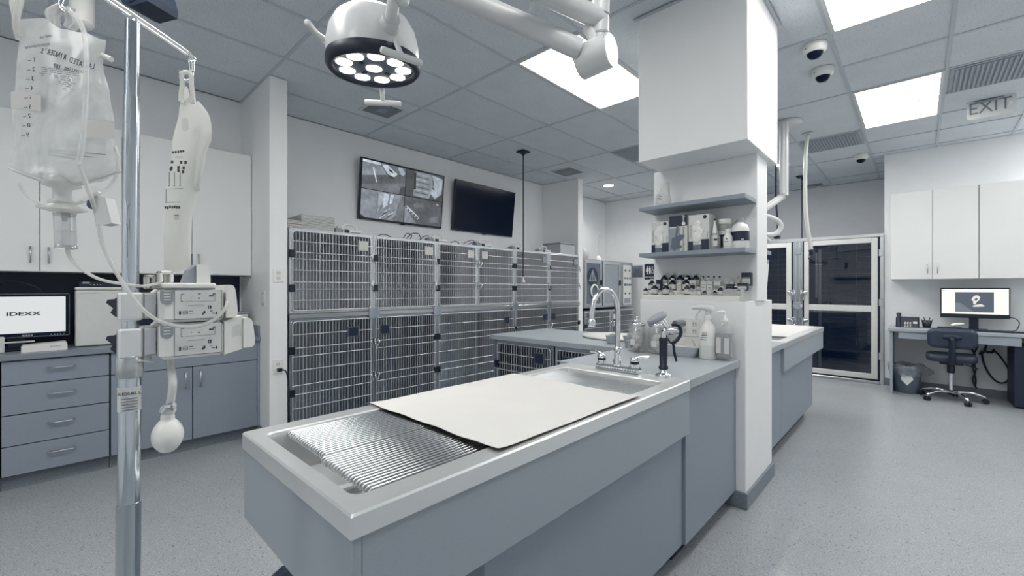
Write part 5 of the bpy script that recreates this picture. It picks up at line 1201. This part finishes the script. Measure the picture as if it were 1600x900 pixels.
part('height_collar', MB().lathe([(.0175, 0), (.0198, .002), (.0198, .036), (.0175, .040)], ax_(zz(589)), 24), STEEL, t)
sp = ax_(zz(640)); Ms = Matrix.Translation(sp)
m = MB(); a0 = math.atan2(-sp.y, -sp.x)
m.grid(lambda u, v_: tuple(sp+Vector((.0166*math.cos(a0-1.5+3*u), .0166*math.sin(a0-1.5+3*u), v_*.044))), 16, 1)
part('sticker', m, OFFWHITE, t)
vd = Vector((-sp.x, -sp.y, 0)).normalized(); rd = Vector((-vd.y, vd.x, 0))
text('REXALL', tuple(sp+vd*.0169+Vector((0, 0, .033))), rd, (0, 0, 1), .0075, INK, t, squeeze=1.25)
m = MB()
for k in range(5): m.box((-.011, 0, -.0009), (.011, .0004, .0009), 0, Matrix(((rd.x, vd.x, 0, sp.x+vd.x*.0168), (rd.y, vd.y, 0, sp.y+vd.y*.0168), (0, 0, 1, sp.z+.024-.005*k), (0, 0, 0, 1))))
part('sticker_print', m, GREYINK, t, kind='stuff')
zb = zz(25)
Na = lambda lat, tt, z: R3*lat+F3*tt+U3*z
Nn = Na(-.690, .655, zb); Nf = Na(-.682, .908, zb)
for s_ in (-1, 1):
    o = R3*(.0055*s_)
    far = [Nn+o, Na(-.687, .78, zb)+o, Nf+o*.9, Nf+o*.6+F3*.008+U3*-.012, Nf+o*.4+F3*.010+U3*-.030]
    part('hook_rod', MB().tube(far, .0032, 8, 4), CHROME, t)
part('far_hook', MB().tube([Nf+F3*.010+U3*-.028, Nf+F3*.008+U3*-.046, Nf+R3*-.008+F3*.004+U3*-.054, Nf+R3*-.016+U3*-.048, Nf+R3*-.017+U3*-.034], .0034, 8, 5), CHROME, t)
TB = .665
part('near_hook', MB().tube([Nn, Nn+F3*-.008+U3*-.02, at(97, -10, TB), at(95, 6, TB), at(101, 17, TB), at(110, 19, TB), at(114, 12, TB)], .0034, 8, 5), CHROME, t)

def lerp(tab, x):
    if x <= tab[0][0]: return tab[0][1]
    for (a, b), (c, d) in zip(tab, tab[1:]):
        if x <= c: k = (x-a)/(c-a); k = k*k*(3-2*k); return b+(d-b)*k
    return tab[-1][1]
def pouch(rows_l, rows_r, top, bot, tt, bulge, skew=0., nu=22, nv=26, ins=0., v0=0., wr=.0):
    def pos(u, v, s):
        y = lerp(top, u)+(lerp(bot, u)-lerp(top, u))*v
        xl, xr = lerp(rows_l, y), lerp(rows_r, y)
        uu = ins+u*(1-2*ins); x = xl+(xr-xl)*uu
        e = max(0, math.sin(PI*u))**.6*max(0, math.sin(PI*min(1, .04+v*.96)))**.5*(.45+.75*v if v < .75 else 1.0)
        e += wr*math.sin(u*14+v*9)*math.sin(v*17+u*3)*math.sin(PI*u)*math.sin(PI*v)
        return at(x, y, tt+s*bulge*e*(1-ins)+skew*(u-.5))
    m = MB()
    m.grid(lambda u, v: tuple(pos(u, v0+(1-v0)*v, -1)), nu, nv); m.grid(lambda u, v: tuple(pos(1-u, v0+(1-v0)*v, 1)), nu, nv)
    return m
t = thing('fluid_bag', 'clear fluid bag with mirrored lettering and white tape, hanging from the drip stand', 'fluid bag', at(98, 290, TB))
rl = [(26, 33), (60, 30), (110, 25), (180, 19), (235, 21), (255, 16), (270, 10)]; rrr = [(26, 150), (62, 166), (100, 161), (150, 172), (185, 178), (240, 179), (258, 184), (272, 191)]
tp = [(0, 29), (.3, 27), (.52, 44), (.75, 50), (1, 62)]; bt = [(0, 262), (.2, 275), (.42, 288), (.6, 290), (.8, 284), (1, 269)]
part('pouch', pouch(rl, rrr, tp, bt, TB, .026, wr=.10), BAGP, t)
part('fluid', pouch(rl, rrr, tp, bt, TB, .026, ins=.06, v0=.28, nv=16), LIQ, t)
TX = TB-.017
rt = (at(65, 83, TX)-at(145, 104, TX)); upv = (at(110, 80, TX)-at(106, 94, TX))
def mtext(body, px, py, size, a=0., m_=INK, sq=1.):
    r = (R3*-1+U3*a).normalized(); u = (U3+R3*a).normalized()
    return text(body, tuple(at(px, py, TX)), r, u, size, m_, t, depth=.0002, squeeze=sq)
for k, ch in enumerate("LACTATED RINGER'S"):
    u = k/16; px = 146-80*u; py = 103-24*u+10*math.sin(PI*u)*(.5-u)
    mtext(ch, px, py, .0120, .22, sq=.62)
for k, ch in enumerate('Injection, USP'):
    u = k/13; mtext(ch, 130-45*u, 111-9*u, .0092, .15, sq=.72)
for k in range(9): mtext(f'{k+1} \u2013', 50-k*1.3, 93+k*14.6, .0095, -.05)
mtext('approximate', 58, 70, .0075, -.15, GREYINK); mtext('1000 mL', 72, 56, .006, -.15, GREYINK)
m = MB(); rng = random.Random(3)
for k in range(26):
    y = 103+k*3.1; a = 62-k*.5+rng.uniform(0, 5); b = 128-k*.4-rng.uniform(0, 14)
    if 168 > y: 
        for j in range(5):
            x0 = a+(b-a)*(j+.06)/5; x1 = a+(b-a)*(j+rng.uniform(.6, .94))/5; dy = (x0-a)*.14
            m.poly([tuple(at(x0, y+dy, TX)), tuple(at(x1, y+dy+1, TX)), tuple(at(x1, y+dy+2.1, TX)), tuple(at(x0, y+dy+1.1, TX))])
for k in range(3): m.poly([tuple(at(75, 232+k*4, TX)), tuple(at(165-20*k, 240+k*4, TX)), tuple(at(165-20*k, 241.2+k*4, TX)), tuple(at(75, 233.2+k*4, TX))])
part('fine_print', m, GREYINK, t, kind='stuff')
for x0, y0, x1, y1, b in ((17, 142, 64, 168, 5), (134, 186, 179, 214, 4)):
    part('tape_strip', MB().grid(lambda u, v: tuple(at(x0+(x1-x0)*u, y0+(y1-y0)*v+b*u*(1 if x0 < 100 else .6), TB-.004-.020*(u if x0 < 100 else 1-u))), 8, 3), PAPER, t)
ec = at(97, 282, TB)
part('port_dome', MB().lathe([(.004, .012), (.014, .009), (.021, -.002), (.022, -.008), (.011, -.012), (.010, -.028), (.016, -.032), (.016, -.035), (.009, -.039), (.008, -.047)], (ec.x, ec.y, ec.z), 20), FROST, t)
for (xa, ya), (xb, yb), (xc, yc) in (((14, 262), (45, 274), (80, 286)), ((186, 267), (155, 277), (118, 287))):
    part('seam_fold', MB().tube([at(xa, ya, TB-.001), at(xb, yb, TB-.004), at(xc, yc, TB-.004)], [.0012, .0028, .002], 8, 5), FROST, t)
for pts in ([(82, 36), (76, 20), (86, 12), (95, 9)], [(90, 40), (88, 24), (96, 14)], [(104, 42), (108, 30), (103, 17)], [(112, 44), (120, 36), (112, 20), (104, 13)]):
    part('hanger_strap', MB().tube([at(x, y, TB) for x, y in pts], .0045, 8, 5), FROST, t)
t = thing('drip_set', 'clear drip chamber, roller clamp and tubing below the fluid bag', 'drip set', at(103, 388, TB))
fc = at(98, 326, TB)
part('chamber_flange', MB().lathe([(.004, .014), (.010, .010), (.028, .002), (.028, -.001), (.014, -.005)], fc, 24, Matrix.Rotation(.12, 4, 'Y')), MILK, t)
c0 = at(103, 388, TB); c1 = at(101, 333, TB)
part('chamber_wall', MB().cyl(c0, c1, .0125, .0128, 22, caps=False).lathe([(.0135, 0), (.0135, .005), (.0125, .006)], c0, 22).lathe([(.0128, -.004), (.0138, 0)], c1, 22), CHAMB, t)
part('chamber_fluid', MB().cyl(c0+U3*.004, c0+U3*.028, .0112, n=20), LIQ, t)
part('drop_tip', MB().cyl(c1, c1-U3*.012, .004, .0025, 10), MILK, t)
part('roller_clamp', MB().prism([(0, 0), (20, -3), (30, -43), (14, -46), (7, -44), (3, -20)], at(144, 304, TB-.012), R3*(TB/FPX), U3*(TB/FPX), F3*.016), OFFWHITE, t)
part('slide_clip', MB().prism([(0, 0), (28, 13), (32, 10), (10, -3)], at(123, 311, TB-.014), R3*(TB/FPX), U3*(TB/FPX), F3*.004), WHITEP, t)
part('roller_wheel', MB().cyl(at(145, 319, TB-.012), at(145, 319, TB+.006), .007, n=14), MIDGREY, t)
XPF = -1.004
tube_a = [at(105, 388, TB), at(110, 402, .67), at(128, 420, .69), at(158, 436, .72), at(195, 443, .745), at(222, 446, .76), at(236, 444, .775), atX(250, 441, -1.03)]
part('lower_tube', MB().tube(tube_a, .0026, 8, 6), MILK, t)
tube_b = [at(122, 255, TB-.03), at(136, 290, TB-.02), at(150, 330, TB-.01), at(155, 355, .67), at(162, 385, .69), at(185, 430, .70), at(212, 470, .715), at(240, 496, .74), atX(275, 508, -.985), atX(310, 509, -.985), atX(338, 496, -.985), atX(352, 480, -.988), atX(355, 470, -.996)]
part('long_tube', MB().tube(tube_b, .0032, 8, 7), MILK, t)
part('front_tube', MB().tube([at(108, 16, TB-.014), at(122, 30, TB-.016), at(134, 60, TB-.018), at(135, 110, TB-.030), at(132, 190, TB-.034), at(126, 240, TB-.034), at(122, 255, TB-.03)], .0034, 8, 6), BAGP, t)
part('upper_loop', MB().tube([at(24, -40, TB-.01), at(19, 0, TB-.01), at(22, 20, TB-.01), at(25, 45, TB-.01), at(29, 62, TB-.006)], .0032, 8, 5).tube([at(40, -40, TB-.012), at(30, 5, TB-.012), at(25, 30, TB-.01), at(28, 55, TB-.008)], .0045, 8, 5), MILK, t)
part('vent_line', MB().tube([at(30, 285, TB), at(40, 302, TB), at(60, 316, TB), at(82, 322, TB)], .002, 6, 5).tube([at(180, 228, TB), at(186, 250, TB), at(178, 280, TB), at(150, 305, TB), at(118, 318, TB)], .0022, 6, 5), MILK, t)
part('side_port', MB().cyl(at(160, 86, TB), at(174, 92, TB), .004, n=10), WHITEP, t)

# pressure bag with squeeze bulb
TP = .905
t = thing('pressure_bag', 'white pressure bag with printed marks hanging from the far hook', 'pressure bag', at(278, 420, TP))
rl = [(155, 283), (170, 280), (225, 269), (320, 258), (370, 255), (425, 256)]; rrr = [(155, 310), (166, 318), (180, 328), (200, 331), (214, 330), (240, 320), (290, 312), (345, 300), (385, 298), (405, 299), (425, 297)]
part('pouch', pouch(rl, rrr, [(0, 160), (.4, 158), (.55, 162), (1, 157)], [(0, 420), (.5, 424), (1, 416)], TP, .022, nu=18, nv=30, wr=.06), MILKW, t)
part('side_fold', pouch([(196, 313), (250, 305), (300, 300)], [(200, 331), (214, 331), (240, 322), (300, 312)], [(0, 198), (1, 200)], [(0, 300), (1, 298)], TP-.008, .016, nu=8, nv=10), MILKW, t)
part('hanger_loop', MB().tube([at(287, 162, TP), at(283, 150, TP), at(285, 130, TP), at(284, 116, TP), at(290, 112, TP), at(298, 115, TP), at(299, 132, TP), at(301, 148, TP), at(296, 158, TP), at(290, 165, TP)], .0045, 8, 5), MILK, t)
part('hanger_tab', MB().prism([(0, 0), (9, 2), (14, -14), (6, -22), (-4, -20)], at(282, 136, TP), R3*(TP/FPX), U3*(TP/FPX), F3*.004).prism([(0, 0), (5, 1), (3, 22), (-2, 22)], at(299, 160, TP), R3*(TP/FPX), U3*(TP/FPX), F3*.004), WHITEP, t)
part('port_window', MB().prism(rr_(9, 18, 3), at(289, 193, TP-.0245), R3*(TP/FPX), U3*(TP/FPX), F3*.001), OFFWHITE, t)
m = MB(); rng = random.Random(5)
def mark(px, py, w, h): m.prism([(0, 0), (w, w*.05), (w, h+w*.05), (0, h)], at(px, py, TP-.0262), R3*(TP/FPX), U3*(TP/FPX), F3*.0006)
for k in range(5): mark(269+k*4, 239-k*.5, 2.6, 3.5)
for k in range(4): mark(274+k*3, 245, 2.2, 1)
for y, xs in ((254, (267, 281, 288)), (262, (266, 277, 285)), (268, (265, 277, 284))):
    for x in xs: mark(x, y+rng.uniform(-2, 2), 3.4, 4.5)
for x in (264, 272, 281): mark(x, 288, .6, 20); mark(x-1, 290, 2, 1)
mark(260, 295, 25, .5); mark(257, 316, 24, .5); mark(259, 316, .5, 21)
for k in range(7): mark(257+k*3.6, 325+rng.uniform(-1, 1), 2.4, 4)
for k in range(3): mark(272, 342-k*3, 7, 1)
part('print_marks', m, INK, t, kind='stuff')
t = thing('squeeze_bulb', 'white squeeze bulb with a chrome valve hanging on a tube below the pumps', 'bulb', at(262, 700, .80))
part('air_tube', MB().tube([atX(264, 552, -1.05), atX(267, 575, -1.04), at(270, 598, .80), at(268, 618, .80), at(265, 632, .80)], .0068, 10, 5), MILK, t)
part('valve', MB().lathe([(.006, -.02), (.008, -.012), (.012, -.004), (.012, .004), (.007, .008)], at(263, 638, .80), 14), OFFWHITE, t)
part('valve_wing', MB().tube([at(252, 643, .79), at(262, 634, .79), at(271, 634, .79)], [.004, .006, .008], 8, 3), CHROME, t)
bc = at(262, 705, .80)
part('bulb', MB().lathe([(p.x, p.z) for p in smoothed([(r, 0, z) for r, z in ((.002, 0), (.011, .002), (.0205, .014), (.0245, .029), (.0225, .043), (.016, .055), (.0112, .060), (.0108, .066), (.0092, .071), (.006, .0715))], 4)], bc, 32), WHITEP, t)

# pump stack on the stand: fronts face +X
def pz(px, py): return atX(px, py, XPF).z
def pyy(px): return atX(px, 480, XPF).y
PUMPGREY = GREYP
for k, (ya, yb, right_px, lob0, lob1, lobt, lobb) in enumerate(((450.5, 502, 351, 352, 371, 444, 495), (503.5, 558, 379, 379, 398, 497, 544))):
    t = thing('infusion_pump', 'white infusion pump clamped to the drip stand, ' + ('upper of the stacked pair' if k == 0 else 'lower of the stacked pair'), 'pump', (XPF-.06, .19, pz(300, yb)), 'pumps on the drip stand')
    za, zb_ = pz(300, ya), pz(300, yb); y0, y1 = .130, pyy(right_px); yl0, yl1 = pyy(lob0), pyy(lob1)
    d = .006
    part('casing', MB().box((XPF-.122, y0, zb_), (XPF, pyy(351), za), .007), WHITEP, t)
    if k == 1:
        part('side_casing', MB().prism([(0, 0), (y1-pyy(351), .008), (y1-pyy(351), pz(300, 495)-zb_), (0, za-zb_)], (XPF-.10, pyy(351), zb_), (0, 1, 0), (0, 0, 1), (.098, 0, 0)), WHITEP, t)
        part('finger_recess', MB().prism([(0, .0), (.012, .004), (.019, .0), (.019, .026), (.010, .027), (.0, .022)], (XPF-.003, pyy(363), pz(360, 527)), (0, 1, 0), (0, 0, 1), (.0014, 0, 0)), OFFWHITE, t)
    lz0, lz1 = pz(360, lobb), pz(360, lobt); lw = yl1-yl0
    part('door_latch', MB().prism([(.001, .0), (lw*.70, .0), (lw*.86, .002), (lw*.96, .006), (lw, .013), (lw*.97, (lz1-lz0)*.35), (lw*.86, (lz1-lz0)*.72), (lw*.78, (lz1-lz0)*.88), (lw*.66, (lz1-lz0)*.965), (lw*.5, lz1-lz0), (.001, lz1-lz0)], (XPF-.085, yl0, lz0), (0, 1, 0), (0, 0, 1), (.088, 0, 0)), WHITEP, t)
    fy0, fy1 = pyy(272.5), pyy(346); fz0, fz1 = pz(300, yb-5), pz(300, ya+2)
    fp = part('face_plate', MB().box((XPF-.001, fy0, fz0), (XPF+.0012, fy1, fz1), .0006), OFFWHITE, t)
    part('plate_gap', MB().box((XPF-.001, fy0-.0008, fz0-.0008), (XPF+.0003, fy1+.0008, fz1+.0008)), MIDGREY, t)
    # printed panel marks
    m = MB(); H_ = fz1-fz0; W_ = fy1-fy0
    bx_ = lambda u0, v0, u1, v1: m.box((XPF+.0011, fy0+W_*u0, fz0+H_*v0), (XPF+.0016, fy0+W_*u1, fz0+H_*v1))
    for u0, v0, u1, v1 in ((.13, .86, .20, .875), (.13, .61, .135, .875), (.2, .61, .85, .615), (.13, .61, .17, .625), (.48, .86, .54, .885), (.85, .61, .855, .84), (.8, .85, .86, .885), (.48, .70, .52, .735), (.56, .78, .58, .80), (.33, .72, .36, .73),
                           (.72, .77, .78, .82), (.79, .77, .82, .82), (.70, .33, .72, .45), (.74, .33, .77, .45), (.70, .44, .77, .45), (.09, .16, .13, .28), (.17, .17, .27, .18), (.17, .27, .27, .28), (.17, .22, .27, .23), (.17, .17, .175, .28), (.265, .17, .27, .28),
                           (.30, .26, .38, .275), (.30, .18, .40, .195), (.57, .13, .60, .20), (.60, .17, .64, .26), (.74, .24, .80, .26), (.78, .16, .86, .18), (.87, .13, .90, .22), (.28, .47, .62, .474)): bx_(u0, v0, u1, v1)
    part('panel_print', m, INK, fp, kind='stuff')
    g0, g1 = pyy(250.5), pyy(270.5); gz1 = pz(260, ya+2); gz0 = pz(260, ya+25)
    b = part('release_button', MB().prism([(0, .008), (.0015, .004), (.005, .001), (.009, 0), (g1-g0-.009, 0), (g1-g0-.005, .001), (g1-g0-.0015, .004), (g1-g0, .008), (g1-g0, gz1-gz0), (0, gz1-gz0)], (XPF-.002, g0, gz0), (0, 1, 0), (0, 0, 1), (.0045, 0, 0)), GREYP, t)
    for j in range(4): part('button_rib', MB().box((XPF+.002, g0+.004, gz0+.008+j*.0055), (XPF+.0035, g1-.004, gz0+.0098+j*.0055), .0006), OFFWHITE, b)
    part('side_slot', MB().box((XPF-.095, y0-.0012, zb_+.01), (XPF-.075, y0+.001, zb_+.03)).box((XPF-.05, y0-.0012, zb_+.014), (XPF-.03, y0+.001, zb_+.034)), MIDGREY, t)
    # clamp to the pole
    pc = ax_((za+zb_)/2); ch = (za-zb_)*.40
    c_ = part('pole_clamp', MB().box((pc.x-.017, pc.y-.017, pc.z-ch), (pc.x+.0165, pc.y+.0165, pc.z+ch), .003), TUB, t)
    part('clamp_plate', MB().box((pc.x-.07, pc.y+.0165, pc.z-ch*.97), (pc.x+.004, .132, pc.z+ch*.97), .003), STEEL, t)
    part('knob_stem', MB().box((pc.x-.030, pc.y-.014, pc.z-ch*.55), (pc.x-.016, pc.y+.008, pc.z+ch*.55), .003), STEEL, c_)
    kp = pc-R3*.018+F3*.004
    part('wing_knob', MB().prism([(0, -.008), (-.012, -.020), (-.022, -.012), (-.017, -.004), (-.030, .006), (-.027, .012), (-.014, .013), (-.004, .022), (0, .018)], kp, R3, U3, F3*.014), BLACK, c_)
t = thing('pump_handset', 'white charger block with a grey window and short aerial on the pump stack', 'charger', (XPF-.05, .18, pz(300, 450)))
z0 = pz(300, 450)
part('base_tray', MB().box((XPF-.11, pyy(253), z0+.0005), (XPF+.002, pyy(338), pz(300, 441)), .003), WHITEP, t)
z1 = pz(300, 441)
part('block', MB().prism([(0, 0), (pyy(332)-pyy(310), 0), (pyy(332)-pyy(310), pz(310, 414)-z1), (.014, pz(310, 411)-z1), (0, pz(310, 411.5)-z1)], (XPF-.075, pyy(310), z1), (0, 1, 0), (0, 0, 1), (.06, 0, 0)), WHITEP, t)
part('window', MB().prism([(0, 0), (pyy(311)-pyy(292), 0), (pyy(311)-pyy(292), pz(310, 412)-z1), (.008, pz(295, 420)-z1)], (XPF-.070, pyy(292), z1), (0, 1, 0), (0, 0, 1), (.05, 0, 0)), GREYP, t)
part('aerial', MB().cyl((XPF-.06, pyy(311), z1+.02), (XPF-.06, pyy(310.5), pz(309, 393)), .0013, n=6), MIDGREY, t)
for a, b, top in ((233, 250, 428), (251, 275, 421.5)):
    m = MB(); ya, yb = pyy(a), pyy(b); zt = pz(260, top); xx = XPF-.075 if a == 233 else XPF-.05
    m.box((xx, ya, z1-(.012 if a == 233 else 0)), (xx+.03, ya+.006, zt), .002).box((xx, yb-.006, z1-(.012 if a == 233 else 0)), (xx+.03, yb, zt), .002).box((xx, ya, zt-.006), (xx+.03, yb, zt), .002).box((xx+.01, (ya+yb)/2-.003, z1), (xx+.016, (ya+yb)/2+.003, zt-.004), .001)
    part('tube_bracket', m, WHITEP, t)
part('tail_tube', MB().tube([atX(233, 555, -1.07), atX(238, 565, -1.03), atX(225, 563, -1.02), at(218, 562, .75)], .0022, 6, 5), MILK, t)
for o in list(S.objects):
    if o.type == 'MESH' and len(o.data.materials) == 0: print('no material', o.name)
